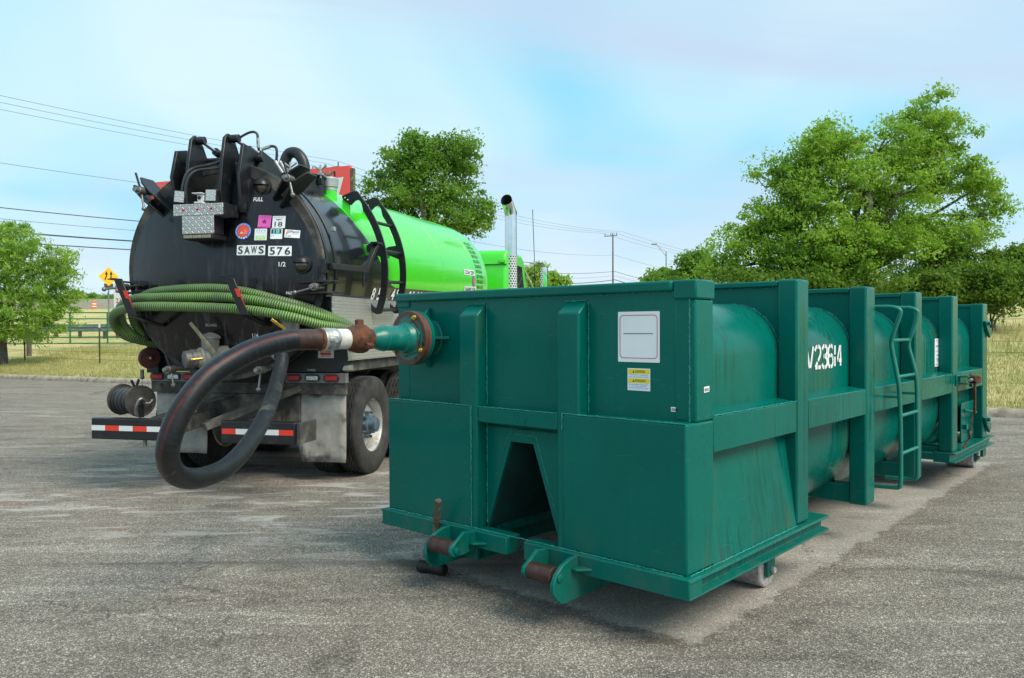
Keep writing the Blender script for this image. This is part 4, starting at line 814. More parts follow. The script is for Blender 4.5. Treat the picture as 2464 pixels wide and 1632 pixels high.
# valves
CAST = pbr('dirty_cast_valve', (.30, .285, .25), .6, .15, var=.25, vs=14, dirt=(.14, .115, .08), ds=8, dlo=.5, dhi=.75, bump=.3)
def valve(x, z, y0, axis, name, cap):
    p = Vector((x, y0, z)); d = Vector(axis).normalized()
    o = tpart(MB().lathe(p, d, [(0, .10), (.10, .10), (.13, .088), (.24, .088), (.25, .105), (.275, .105), (.285, .09), (.31, .09)], 28), name, CAST)
    q = MB().lathe(p + d*.17 + Vector((0, 0, .03)), (0, 0, 1), [(0, .075), (.09, .082), (.15, .088), (.155, .10), (.17, .10), (.19, .075), (.215, .02), (.215, 0)], 24); tpart(q, 'valve_bonnet', CAST, parent=o)
    return o, p, d
o, p, d = valve(.10, 1.36, -.50, (-.62, -.78, -.08), 'discharge_valve', True)
tpart(MB().lathe(p + d*.31, d, [(0, .088), (.0, .094), (.05, .094), (.055, .085), (.11, .085), (.115, .078), (.115, 0)], 28), 'valve_cap', pbr('dirty_cap', (.13, .13, .125), .55, .4, var=.4, vs=20, dirt=(.25, .24, .22), ds=18), parent=o)
for k in (-1, 1): c = p + d*.35 + Vector((d.y, -d.x, 0)).normalized()*.095*k; tpart(MB().cyl(c - d*.07, c + d*.03, .010, n=8).sphere(c + d*.03, .016, 10, 6), 'cam_arm', ZINC, parent=o)
tpart(MB().bar((.105, -.72, 1.385), (-.115, -.80, 1.69), .038, .014, (0, -1, 0)), 'valve_lever', pbr('brassy_lever', (.36, .31, .21), .5, .6, var=.3, vs=15), .006, parent=o)
o, p, d = valve(.875, 1.52, -.48, (.05, -1, -.05), 'inlet_valve', False)
tpart(MB().tube(catmull([p + d*.29, p + d*.37, p + d*.41 + Vector((0, 0, -.05)), p + d*.415 + Vector((-.005, 0, -.13))], 5), .072, 20), 'inlet_elbow', CAST, parent=o)
tpart(MB().bar((.90, -.78, 1.62), (.795, -.86, 1.715), .03, .012, (0, -1, 0)), 'valve_lever', ZINC, .004, parent=o)
# rear light bar with six lamps, sill and plates
GREYBAR = pbr('grey_light_bar', (.20, .195, .185), .6, .2, var=.2, vs=10, dirt=(.10, .095, .085), ds=7, dlo=.5, dhi=.8)
for a, b in ((-1.17, -.47), (.47, 1.165)):
    o = tpart(MB().box(a, b, -.01, .06, 1.05, 1.155), 'light_bar', GREYBAR, .004)
    for x, mt in zip(((-1.08, -.875, -.675) if a < 0 else (.573, .787, 1.005)), (REDL, CLEARL, REDL)):
        g_ = tpart(MB().prism(rrect(-.088, -.038, .088, .038, .037, 8), (x, -.010, 1.104), (1, 0, 0), (0, 0, 1), .014), 'lamp_grommet', RUBBER, .004, parent=o)
        tpart(MB().prism(rrect(-.068, -.024, .068, .024, .010, 5), (x, -.024, 1.104), (1, 0, 0), (0, 0, 1), .008), 'tail_lamp', mt, .004, parent=o)
tpart(MB().box(-1.17, 1.16, .0, .05, .93, 1.049), 'rear_sill', FRAMEM, .006)
for x in (.55, .72, .87, 1.05, -.55, -.8, -1.05): tpart(MB().cyl((x, -.001, 1.01), (x, -.010, 1.01), .013, n=8), 'sill_bolt', FRAMEM, .002)
tpart(MB().box(-.62, .62, .02, .06, .55, .929), 'rear_cross_plate', FRAMEM, .01)
tpart(MB().prism([(.5, 1.50), (1.17, 1.50), (1.19, 1.30), (1.09, 1.165), (.45, 1.165)], (0, .005, 0), (1, 0, 0), (0, 0, 1), .02), 'fender_panel', BLK2, .004)
tpart(MB().prism([(-.5, 1.50), (-1.17, 1.50), (-1.19, 1.30), (-1.09, 1.165), (-.45, 1.165)], (0, .005, 0), (1, 0, 0), (0, 0, 1), .02), 'fender_panel', BLK2, .004)
np_ = tpart(MB().prism(rrect(.855, 1.315, 1.035, 1.418, .008), (0, -.014, 0), (1, 0, 0), (0, 0, 1), .006), 'maker_plate', pbr('scuffed_aluminium_plate', (.62, .60, .58), .4, .3, var=.1), .002)
def onplate(mb, y=-.0225): return mb.map(lambda x, z, d: (x, y, z))
tpart(onplate(text_mb('U.S. TANKS', .885, 1.375, 1.005, 1.402, .02)), 'plate_lettering', REDINK, parent=np_, smooth=False); tpart(onplate(flat([(.885, 1.347), (1.005, 1.347), (1.005, 1.371), (.885, 1.371)])), 'plate_band', REDINK, parent=np_, smooth=False); tpart(onplate(MB().strip([(.892, 1.336), (.93, 1.336)], .008).strip([(.937, 1.336), (.998, 1.336)], .008)), 'plate_small_print', REDINK, parent=np_, smooth=False)
q = MB()
for i in range(4): tpart(MB().tube([(.742 + .024*i + .010*math.cos(t), -.018, 1.190 + .010*math.sin(t)) for t in np.linspace(0, 2*math.pi, 13)[:-1]], .0035, 5, closed=True), 'air_port', GALV)
# bumper halves with reflective tape
for a, b, segs in ((-1.178, -.36, ('WRWRW')), (.272, 1.057, ('RWWR'))):
    q = MB().box(a, b, -.90, -.80, .53, .742); o = tpart(q, 'bumper', BLK2, .012)
    n = 5; L = .158; x = a + .008
    lay = [(x + L*i, x + L*(i+1), c) for i, c in enumerate(segs)] if a < 0 else [(.29, .435, 'R'), (.436, .74, 'W'), (.741, .89, 'W'), (.891, 1.04, 'R')]
    for x0, x1, c in lay: tpart(MB().add([(x0, -.9025, .618), (x1-.001, -.9025, .618), (x1-.001, -.9025, .670), (x0, -.9025, .670)], [(0,1,2,3)]), 'reflective_tape', REFR if c == 'R' else REFW, parent=o, smooth=False)
for x in (.40, -.42): tpart(MB().bar((x, -.80, .62), (x, .9, .75), .10, .15), 'bumper_arm', FRAMEM, .008)
tpart(MB().box(1.058, 1.10, -.88, -.55, .535, .735), 'bumper_side', FRAMEM, .006)
q = MB().cyl((-.60, -.85, .53), (-.60, -.85, .47), .02, n=10); q.bar((-.60, -.86, .50), (-.70, -.88, .47), .016, .006); tpart(q, 'drain_cock', STEEL, .002)
tpart(MB().bar((.0, -.75, .66), (.62, .02, 1.0), .12, .07), 'brace_bar', FRAMEM, .006); tpart(MB().bar((-.75, -.55, .70), (-.15, .0, .93), .16, .02), 'brace_plate', FRAMEM, .004)
# mud flaps
for a0, a1, b0, b1 in ((.51, 1.145, .66, 1.14), (-1.14, -.50, -1.12, -.50)):
    q = MB(); N = 10; M_ = 8
    for i in range(N+1):
        t = i/N; z = 1.0 - .79*t if a0 > 0 else .93 - .67*t
        for j in range(M_+1):
            s_ = j/M_; e = t**2; x = (a0*(1-e) + b0*e)*(1-s_) + (a1*(1-e) + b1*e)*s_
            q.v.append((x, .055 + .05*math.sin(s_*3.1)*t + .02*math.sin(5*s_ + 3*t) - .06*t, z))
    for i in range(N):
        for j in range(M_): q.f.append((i*(M_+1)+j, (i+1)*(M_+1)+j, (i+1)*(M_+1)+j+1, i*(M_+1)+j+1))
    o = tpart(q, 'mud_flap', MUD); sm = o.modifiers.new('s', 'SOLIDIFY'); sm.thickness = .012
# wheels
def tyre_mesh():
    q = MB(); Rr = .545; n = 144; wd_ = .27
    prof = [(-.115, .30, 0), (-.13, .34, 0), (-.139, .40, 0), (-.137, .46, 0), (-.128, .505, 0), (-.118, .528, 0), (-.108, .540, 0)]
    for g_ in (-.066, -.022, .022, .066): prof += [(g_-.007, Rr, 1), (g_-.004, Rr-.016, 1), (g_+.004, Rr-.016, 1), (g_+.007, Rr, 1)]
    prof += [(.108, .540, 0), (.118, .528, 0), (.128, .505, 0), (.137, .46, 0), (.139, .40, 0), (.13, .34, 0), (.115, .30, 0)]
    m_ = len(prof)
    for i in range(n):
        a = 2*math.pi*i/n; zz = .007*(1 if i % 4 < 2 else -1)
        for x, r, k in prof: q.v.append((x + zz*k, r*math.cos(a), r*math.sin(a)))
    for i in range(n):
        j = (i+1) % n
        for k in range(m_-1): q.f.append((i*m_+k, i*m_+k+1, j*m_+k+1, j*m_+k))
    return q.mesh('tyre', ang=30)
TYREM = NM('dusty_tyre_rubber'); _o = TYREM.oc(); _s = TYREM.sep(_o); _r = TYREM.math('SQRT', TYREM.math('ADD', TYREM.math('POWER', _s[1], 2.0), TYREM.math('POWER', _s[2], 2.0)))
_wv = TYREM.math('SINE', TYREM.math('MULTIPLY', _r, 320.0)); _du = TYREM.math('ADD', TYREM.math('MULTIPLY', TYREM.step(TYREM.noise(_o, 6, 5, .65), .35, .75), .55), TYREM.math('MULTIPLY', TYREM.step(_r, .53, .40), .25))
TYREM = TYREM.done(TYREM.mix(_du, (.014, .014, .015), (.085, .080, .072)), .78, 0, TYREM.bump(TYREM.math('MULTIPLY', _wv, TYREM.step(_r, .52, .50)), .25, .003))
TYRE = tyre_mesh(); TYRE.materials.append(TYREM)
RIMM = pbr('dull_alloy_rim', (.62, .61, .59), .45, .5, var=.15, vs=8, dirt=(.24, .22, .19), ds=5, dlo=.45, dhi=.75)
RIMO = MB().lathe((-.12, 0, 0), (1, 0, 0), [(0, .30), (.005, .27), (.03, .255), (.10, .25), (.13, .235), (.145, .19), (.15, .10), (.15, .075), (.19, .07), (.19, 0)], 48)   # dish that lies deep inside (outer wheel)
RIMO.lathe((.115, 0, 0), (-1, 0, 0), [(0, .315), (.012, .318), (.014, .295), (.03, .285), (.18, .262), (.19, .25)], 48)
RIMOm = RIMO.mesh('rim'); RIMOm.materials.append(RIMM)
HUB = MB().lathe((.0, 0, 0), (1, 0, 0), [(0, .115), (.05, .11), (.06, .085), (.13, .08), (.14, .06), (.14, 0)], 24)
for i in range(10):
    a = 2*math.pi*i/10; c = Vector((.0, .142*math.cos(a), .142*math.sin(a))); HUB.cyl(c, c + Vector((.055, 0, 0)), .017, n=6)
HUBm = HUB.mesh('hub'); HUBm.materials.append(pbr('blue_grey_hub', (.10, .17, .22), .6, .3, var=.4, vs=15, dirt=(.10, .095, .085), ds=10, dlo=.45, dhi=.7))
def wheel(x, y, flip, hub=True):
    o = inst(RIMOm, 'wheel', TE, (x, y, .545), (rnd.uniform(0, 6), 0, 0) if not flip else (0, 0, math.pi))
    inst(TYRE, 'tyre', o)
    if hub: inst(HUBm, 'hub', o, (.03, 0, 0))
for y in (.63, 1.98):
    wheel(1.085, y, False); wheel(.755, y, False, False); wheel(-1.085, y, True); wheel(-.755, y, True, False)
wheel(1.06, 9.2, False); wheel(-1.06, 9.2, True)
for y in (.63, 1.98, 9.2): tpart(MB().cyl((-.95, y, .545), (.95, y, .545), .07, n=14).sphere((0, y, .545), .2, 16, 10), 'axle', FRAMEM)
for x in (-.43, .43): tpart(MB().box(x-.04, x+.04, .06, 11.2, .72, 1.0), 'chassis_rail', FRAMEM, .01)
tpart(MB().box(-.5, .5, .1, 6.5, 1.0, 1.16), 'tank_cradle', FRAMEM, .01)
for y in (.63, 1.98):
    for s_ in (-1, 1): tpart(MB().lathe((s_*.5, y, .63), (0, 0, 1), [(0, .11), (.05, .13), (.2, .13), (.25, .10)], 16), 'air_spring', RUBBER)
# quarter fender over the duals
# side tool trays in tread plate, upper black skirt
for s_ in (1, -1):
    x0, x1 = sorted((s_*.98, s_*1.15)); tpart(MB().prism([(.03, 1.282), (6.4, 1.282), (6.4, 1.955), (-.28, 1.955), (-.28, 1.50), (.03, 1.50)], (x0, 0, 0), (0, 1, 0), (0, 0, 1), x1-x0), 'side_locker', DIAM if s_ > 0 else BLK2, .004)
    tpart(MB().box(x0-.004, x1-.012, -.29, -.281, 1.50, 1.95), 'locker_end', BLK2, .002)
    x0, x1 = sorted((s_*.9, s_*1.10)); tpart(MB().box(x0, x1, .02, 6.4, 1.16, 1.279), 'locker_bracket', FRAMEM, .006)
tpart(MB().box(1.12, 1.19, .0, .12, 1.185, 1.235), 'marker_bracket', GALV, .004)
# manway and pipes on the tank top
mw = tpart(MB().lathe((.33, .62, axz(.62)+.80), (0, 0, 1), [(0, .30), (.27, .30), (.275, .315), (.295, .32), (.31, .30), (.33, .2), (.34, 0)], 40), 'manway', BLK2)
for a in (-80, -20, 40, 100, 160, 220):
    c = Vector((.33 + .33*math.cos(R(a)), .62 + .33*math.sin(R(a)), axz(.62)+1.04))
    q = MB().cyl(c, c + Vector((0, 0, .17)), .012, n=8)
    for k in (-1, 1): q.cyl(c + Vector((0, 0, .11)), c + Vector((.075*k, 0, .16)), .011, n=8)
    q.box(c.x-.03, c.x+.03, c.y-.03, c.y+.03, c.z+.055, c.z+.08); tpart(q, 'wing_bolt', GALV if a in (-80, -20) else STEEL, parent=mw)
    tpart(MB().box(c.x-.025, c.x+.025, c.y-.025, c.y+.025, c.z-.05, c.z+.02), 'bolt_lug', BLK2, .004, parent=mw)
el = tpart(MB().tube(catmull([(.14, .62, 3.20), (.14, .62, 3.47), (.15, .62, 3.56), (.20, .62, 3.635), (.29, .61, 3.635), (.36, .60, 3.57), (.395, .6, 3.48), (.40, .6, 3.38)], 7), .062, 18), 'vent_elbow', RUBBER); tpart(MB().lathe((.14, .62, 3.44), (0, 0, 1), [(0, .063), (0, .066), (.022, .066), (.022, .063)], 24), 'pipe_band', pbr('pale_brass_band', (.62, .55, .38), .4, .6), parent=el)
pp = tpart(MB().lathe((.63, .75, 2.95), (0, 0, 1), [(0, .085), (.27, .085)], 24), 'stand_pipe', LIME); tpart(MB().lathe((.63, .75, 3.21), (0, 0, 1), [(0, .088), (.03, .088), (.04, .10), (.13, .105), (.15, .09), (.15, 0)], 24), 'pipe_cap', GALV, parent=pp); tpart(MB().bar((.70, .74, 3.32), (.71, .72, 3.43), .02, .012, (0, 1, 0)), 'cap_lever', RUST, .003, parent=pp)
tpart(MB().lathe((.45, 1.75, axz(1.75)+.9), (0, 0, 1), [(0, .06), (.13, .06), (.15, .045), (.15, 0)], 16), 'tank_nozzle', LIME)
# boarding ladder on the tank side: two curved cheek plates and rungs
def arcplate(y, th=.022):
    ro, ri = 1.345, 1.265
    outer = [(ro*math.cos(R(a)), ro*math.sin(R(a))) for a in np.linspace(-20, 39, 26)]; inner = [(ri*math.cos(R(a)), ri*math.sin(R(a))) for a in np.linspace(34, -18, 26)]
    top = [(.985, .93), (.93, .935), (.84, .905), (.79, .885), (.80, .845), (.86, .80), (.90, .775), (.955, .825), (.99, .835), (1.01, .82), (1.03, .79)]
    bot = [(1.19, -.395), (1.155, -.365), (1.13, -.33), (1.10, -.335), (1.09, -.40), (1.20, -.47), (1.25, -.465)]
    zc_ = axz(y)
    q = MB().prism([(a, zc_ + b) for a, b in outer + top + inner + bot], (0.01, y+th/2, 0), (1, 0, 0), (0, 0, 1), th)
    mid = [(1.275, .17), (1.20, .20), (1.09, .245), (1.085, .31), (1.12, .335), (1.22, .345), (1.27, .40)]
    q.prism([(a, zc_ + b) for a, b in mid], (0.01, y+th*.4, 0), (1, 0, 0), (0, 0, 1), th*.8)
    return q
ldr = tpart(arcplate(.72), 'boarding_ladder', BLK2, .004); tpart(arcplate(1.30), 'ladder_cheek', BLK2, .004, parent=ldr)
for a in (26.5, 11.0, -4.5, -19): r_ = 1.30; tpart(MB().cyl((.01 + r_*math.cos(R(a)), .72, axz(.72) + r_*math.sin(R(a))), (.01 + r_*math.cos(R(a)), 1.30, axz(1.3) + r_*math.sin(R(a))), .020, n=10), 'ladder_rung', BLK2, parent=ldr)
for y in (.72, 1.30):
    for (x, dz) in ((.84, .86), (.875, .835)): tpart(MB().sphere((x, y-.014, axz(y)+dz), .012, 10, 6), 'ladder_bolt', GALV, parent=ldr)
    tpart(MB().box(.80, .88, y+.0, y+.05, axz(y)+.66, axz(y)+.84), 'ladder_bracket', LIME, .004, parent=ldr); tpart(MB().box(1.04, 1.13, y+.012, y+.05, axz(y)+.20, axz(y)+.33), 'ladder_bracket', LIME, .006, parent=ldr)
    for dz in (-.37, -.42): tpart(MB().sphere((1.12, y-.013, axz(y)+dz), .012, 10, 6), 'ladder_bolt', GALV, parent=ldr)
# hose carrier arm beside the tank
ar = tpart(MB().bar((1.20, -.42, 2.245), (1.25, .37, 2.262), .05, .065), 'carrier_arm', BLK2, .006); tpart(MB().bar((1.25, .33, 2.255), (1.30, .52, 2.56), .05, .06, (0, 1, 0)), 'carrier_riser', BLK2, .005, parent=ar)
tpart(MB().box(1.26, 1.345, .43, .60, 2.555, 2.575), 'carrier_shelf', BLK2, .003, parent=ar); tpart(MB().prism([(-.48, 2.315), (-.48, 2.17), (-.30, 2.20), (-.28, 2.26)], (1.12, 0, 0), (0, 1, 0), (0, 0, 1), .05), 'carrier_bracket', BLK2, .004, parent=ar); tpart(MB().cyl((1.25, .27, 2.24), (1.25, .27, 2.07), .013, n=8), 'carrier_pin', BLK2, parent=ar); tpart(MB().prism([(.20, 2.28), (.33, 2.28), (.36, 2.36)], (1.24, 0, 0), (0, 1, 0), (0, 0, 1), .02), 'carrier_gusset', BLK2, parent=ar)
tpart(MB().box(1.10, 1.135, -.20, -.15, 2.62, 2.665), 'seam_clip', GALV, .004)
# lettering along the tank side
def oncyl(mb, off=.006, R_=1.09): return mb.map(lambda y, s, d: (.01 + (R_+off+d)*math.cos(s), y, axz(y) + (R_+off+d)*math.sin(s)))
def side(s, y0, a0, y1, a1, mat, bold=0.0, slant=0.0, off=.006, name='side_lettering'):
    return tpart(oncyl(text_mb(s, y0, R(a0), y1, R(a1), bold, slant), off), name, mat, smooth=False)
side('8', .88, -16.2, .98, -8.6, WHT, .02, .25); side('5', 1.06, -16.2, 1.16, -8.6, WHT, .02, .25); side('.', 1.385, -16.2, 1.41, -15.2, WHT, .02); side('4', 1.50, -16.2, 1.61, -8.9, WHT, .02, .25); side('8', 1.66, -16.2, 1.76, -8.9, WHT, .02, .25)
for i, ch in enumerate('0101'): side(ch, 2.10 + .155*i, -17.4 - .3*i, (2.20 if ch == '0' else 2.15) + .155*i, -10.0 - .2*i, WHT, .02, .25)
tpart(oncyl(flat([(4.70, R(5.4)), (5.31, R(5.4)), (5.31, R(10.2)), (4.70, R(10.2))])), 'permit_plate', PAPER, smooth=False); side('COA 229', 4.74, 6.0, 5.27, 9.6, INK, .03, 0, .008)
tpart(oncyl(flat([(4.70, R(-9.6)), (5.41, R(-9.6)), (5.41, R(-4.5)), (4.70, R(-4.5))])), 'permit_plate', PAPER, smooth=False); side('SAWS 576', 4.74, -9.0, 5.37, -5.1, INK, .03, 0, .008)
tpart(oncyl(flat([(5.26 + .095*math.cos(t), R(.5) + .088*math.sin(t)) for t in np.linspace(0, 2*math.pi, 25)[:-1]])), 'round_permit', BLUEP, smooth=False); tpart(oncyl(flat([(5.26 + .068*math.cos(t), R(.5) + .063*math.sin(t)) for t in np.linspace(0, 2*math.pi, 25)[:-1]]), .008), 'round_permit', ORANGE, smooth=False)
LISTM = plain('dark_green_print', (.012, .16, .006), .5)
for i, s_ in enumerate(('ARL-432-1', 'COP-576-0', 'DAL-338-1', 'DFW-219-2', 'EUL-576-1', 'DAL-480-02', 'IRV-106-A', 'GP-119-01', 'FW-242-01', 'MAN-1-432', 'PRP-220')):
    a = 40 - 4.75*i; y0 = 5.46; side(s_, y0, a-3.4, y0 + .40, a, LISTM, .03)
# cab with roof, windows, stack, mirrors
CABG = LIME
cb = tpart(MB().prism([(7.62, 1.0), (7.62, 3.02), (7.70, 3.17), (7.85, 3.20), (9.1, 3.22), (9.35, 3.12), (9.75, 2.35), (9.75, 1.0)], (-1.12, 0, 0), (0, 1, 0), (0, 0, 1), 2.24), 'cab', CABG, .07, seg=4)
tpart(MB().prism([(9.76, .75), (9.76, 2.1), (11.1, 1.95), (11.35, 1.8), (11.4, .75)], (-.85, 0, 0), (0, 1, 0), (0, 0, 1), 1.7), 'hood', CABG, .10, seg=4)
DGL = plain('dark_window_glass', (.02, .025, .03), .05)
for x in (-1.124, 1.104): tpart(MB().prism([(8.25, 2.2), (8.25, 2.95), (9.1, 2.95), (9.45, 2.25)], (x, 0, 0), (0, 1, 0), (0, 0, 1), .02), 'side_window', DGL, .004, parent=cb)
tpart(MB().prism([(-1.0, 2.3), (1.0, 2.3), (.92, 3.0), (-.92, 3.0)], (0, 9.62, .06), (1, 0, 0), (0, -.42, .9), .03), 'windscreen', DGL, parent=cb)
tpart(MB().box(-1.13, 1.13, 7.60, 7.66, 2.895, 2.905), 'roof_seam', plain('dark_seam', (.02, .10, .01), .6), parent=cb)
tpart(MB().box(.98, 1.11, 7.585, 7.62, 2.93, 2.99), 'cab_clip', CABG, .004, parent=cb)
for x in (-.45, .05): tpart(MB().sphere((x, 7.9, 3.215), .06, 12, 6, (1, 1, .7), 0, 90), 'roof_marker', BLK2, parent=cb)
PERF = NM('perforated_heat_shield'); _uv = PERF.oc(kind='UV'); _s = PERF.sep(_uv); _gx = PERF.math('MULTIPLY', _s[0], 15.0); _gz = PERF.math('DIVIDE', _s[1], .050)
_sh = PERF.math('MULTIPLY', PERF.math('FLOOR', PERF.math('MODULO', _gz, 2.0)), .5); _fx = PERF.math('SUBTRACT', PERF.math('FRACT', PERF.math('ADD', _gx, _sh)), .5); _fz = PERF.math('SUBTRACT', PERF.math('FRACT', _gz), .5)
_rr = PERF.math('SQRT', PERF.math('ADD', PERF.math('POWER', _fx, 2.0), PERF.math('POWER', _fz, 2.0))); _h = PERF.step(_rr, .33, .28)
PERF = PERF.done(PERF.mix(_h, (.70, .70, .69), (.006, .006, .007)), PERF.math('ADD', .40, PERF.math('MULTIPLY', _h, .5)), PERF.math('SUBTRACT', .45, PERF.math('MULTIPLY', _h, .45)))
sk = tpart(MB().lathe((1.12, 8.0, 1.2), (0, 0, 1), [(0, .133), (1.90, .133)], 48, uv=True), 'heat_shield', PERF); tpart(MB().lathe((1.12, 8.0, 3.099), (0, 0, 1), [(0, .134), (.012, .134), (.012, .118)], 40), 'shield_rim', CHROME, parent=sk)
# turned-back stack: tube with an oblique mouth
q = MB(); path = catmull([(1.13, 8.0, 2.6), (1.13, 8.0, 3.5), (1.13, 8.0, 3.85), (1.12, 7.985, 3.97), (1.10, 7.93, 4.10), (1.075, 7.84, 4.20)], 5); q.tube(path, .120, 28, cap=False)
n = 28; tail = q.v[-n:]; c = Vector(path[-1]); nn = Vector((-.12, -.93, .34)).normalized(); dr = (Vector(path[-1]) - Vector(path[-2])).normalized()
q.v[-n:] = [tuple(Vector(v) + dr*((c - Vector(v)).dot(nn)/dr.dot(nn))) for v in tail]
rim = q.v[-n:]
o = tpart(q, 'exhaust_stack', CHROME, parent=sk)
q = MB().add([tuple(c + (Vector(v)-c)*.985 + nn*-.004) for v in rim] + [tuple(c + (Vector(v)-c)*.90 - dr*.35) for v in rim] , [(i, (i+1) % n, n+(i+1) % n, n+i) for i in range(n)] + [tuple(range(n, 2*n))])
tpart(q, 'stack_throat', plain('soot', (.006, .006, .006), .9), parent=sk)
tpart(MB().lathe((-1.12, 8.0, 1.2), (0, 0, 1), [(0, .133), (1.90, .133)], 32, uv=True), 'heat_shield', PERF); tpart(MB().cyl((-1.12, 8.0, 2.6), (-1.12, 8.0, 3.9), .12, n=24), 'exhaust_stack', CHROME)
an = tpart(MB().cyl((1.285, 9.5, 4.25), (1.325, 9.5, 3.06), .008, n=6).cyl((1.325, 9.5, 3.06), (1.335, 9.5, 2.2), .010, n=6), 'antenna', BLK2)
mr = tpart(MB().prism(rrect(-.085, -.30, .085, .22, .05, 6), (1.54, 9.52, 2.76), (1, 0, 0), (0, 0, 1), .06), 'mirror', BLK2, .012)
tpart(MB().prism(rrect(-.078, -.29, .078, .21, .045, 6), (1.54, 9.459, 2.76), (1, 0, 0), (0, 0, 1), .003), 'mirror_glass', plain('mirror_glass', (.75, .76, .77), .02, 1.0), parent=mr)
for z0, z1 in ((3.08, 3.04), (3.0, 3.02)): tpart(MB().tube(catmull([(1.10, 9.3, z0), (1.35, 9.5, z1+.02), (1.48, 9.5, z1+.015), (1.54, 9.5, z1-.02), (1.54, 9.5, 2.95)], 5), .010, 8), 'mirror_arm', STEEL, parent=mr)
tpart(MB().cyl((1.10, 9.4, 2.95), (1.40, 9.5, 2.30), .009, n=8), 'mirror_stay', GALV, parent=mr)
# hose reels on the bumper and fender
DISC = pbr('grimy_reel_disc', (.055, .052, .048), .65, .3, var=.4, vs=10, dirt=(.12, .11, .095), ds=6, dlo=.5, dhi=.75)
RC0, RC1 = Vector((-1.04, -.62, .905)), Vector((-.705, -.775, .905)); RD = (RC1-RC0).normalized(); RL = (RC1-RC0).length; RSd = Vector((-RD.y, RD.x, 0))
rl_ = tpart(MB().lathe(RC0, RD, [(0, 0), (0, .155), (.003, .16), (.006, .155), (.006, 0)], 40), 'hose_reel', DISC)
dk = tpart(MB().lathe(RC1, RD, [(-.004, 0), (-.004, .15), (-.001, .158), (.004, .16), (.009, .158), (.011, .150), (.004, .142), (.004, .06), (.025, .05), (.03, .02), (.06, .02), (.06, 0)], 40), 'reel_disc', DISC, parent=rl_)
for i in range(13):
    c = RC0 + RD*(.03 + (RL-.06)*i/12); rr0 = .118 + .007*math.sin(i*2.1)
    tpart(MB().tube([c + (RSd*math.cos(t) + Vector((0, 0, 1))*math.sin(t))*rr0 + RD*.003*math.sin(3*t+i) for t in np.linspace(0, 2*math.pi, 29)[:-1]], .0165, 7, closed=True), 'hose_wrap', RUBBER if i != 11 else pbr('red_hose_wrap', (.30, .03, .025), .6), parent=rl_)
tpart(MB().cyl(RC0, RC1, .11, n=24), 'reel_drum', RUBBER, parent=rl_)
def rp_(a, b, z): p = RC1 + RD*a + RSd*b; return (p.x, p.y, .905 + z)
tpart(MB().tube(catmull([rp_(.03, 0, 0), rp_(.07, .01, 0), rp_(.09, -.02, .03), rp_(.09, -.06, .02), rp_(.07, -.085, -.06), rp_(.05, -.07, -.14)], 6), .013, 8), 'reel_crank', STEEL, parent=rl_)
tpart(MB().tube(catmull([rp_(.05, .0, -.01), rp_(.08, .05, -.02), rp_(.08, .085, .01), rp_(.05, .10, -.05)], 6), .012, 8), 'reel_swivel', STEEL, parent=rl_)
q = MB().bar((-.83, -.70, 1.04), (-.86, -.71, 1.11), .022, .012, (0, 1, 0)); tpart(q, 'reel_fork', BLK2, parent=rl_); tpart(MB().bar((-.81, -.70, 1.04), (-.77, -.71, 1.12), .022, .012, (0, 1, 0)), 'reel_fork', BLK2, parent=rl_)
for c in (RC0 + RD*-.02, RC1 + RD*.02): tpart(MB().bar((c.x, c.y, .742), (c.x, c.y, .905), .05, .012, RD), 'reel_foot', BLK2, .002, parent=rl_)
rr_ = tpart(MB().lathe((-1.07, -.16, 1.315), (.8, -.6, 0), [(0, 0), (0, .112), (.004, .116), (.03, .116), (.04, .105), (.04, .04), (.05, .03), (.05, 0)], 36), 'red_cable_reel', pbr('dull_red_reel', (.10, .016, .015), .5, .1, var=.3, vs=8, dirt=(.08, .05, .045), ds=5))
tpart(MB().box(-1.15, -1.0, -.10, .02, 1.15, 1.53), 'reel_mount', BLK2, .004, parent=rr_); tpart(MB().sphere((-1.025, -.195, 1.315), .018, 10, 6), 'reel_hub', ZINC, parent=rr_)
tpart(MB().cyl((-1.13, -.2, 1.19), (-1.13, -.2, 1.12), .02, n=10).sphere((-1.13, -.2, 1.105), .025, 10, 8), 'cable_stop', STEEL, parent=rr_); tpart(MB().cyl((-1.13, -.2, 1.10), (-1.135, -.2, .90), .003, n=5), 'cable', STEEL, parent=rr_)

# ------------------------------------------------------------------ black suction hose between truck and container
HP = [(-1.110, 4.680, 1.559), (-1.190, 4.590, 1.559), (-1.275, 4.495, 1.556), (-1.374, 4.400, 1.528), (-1.478, 4.315, 1.479), (-1.632, 4.235, 1.367), (-1.750, 4.190, 1.207), (-1.830, 4.200, 1.036), (-1.882, 4.300, .895), (-1.905, 4.50, .780), (-1.885, 4.77, .722), (-1.850, 5.15, .735), (-1.890, 5.75, .838), (-2.003, 6.50, .995), (-2.105, 7.08, 1.195), (-2.165, 7.40, 1.395)]
def tw(x, y, z):    # truck frame -> world
    a = R(12.7); return Vector((-2.874 + x*math.cos(a) + y*math.sin(a), 8.5 - x*math.sin(a) + y*math.cos(a), z))
HP[-1:] = [(-2.150, 7.36, 1.34), tuple(tw(.89, -.90, 1.40))]
HL = Vector((-1.85, 5.2, 0))
SH = empty('suction_hose', 'thick black rubber suction hose looping from container inlet to truck tank', 'hose', HL)
def hw(p): return tuple(Vector(p) - HL)
HM = NM('ribbed_black_hose'); _uv = HM.sep(HM.oc(kind='UV')); _o = HM.oc()
_rib = HM.math('SINE', HM.math('MULTIPLY', _uv[1], 800.0)); _d = HM.step(HM.noise(_o, 5, 6, .7), .50, .78); _line = HM.step(HM.math('ABSOLUTE', HM.math('SUBTRACT', _uv[0], .60)), .026, .018)
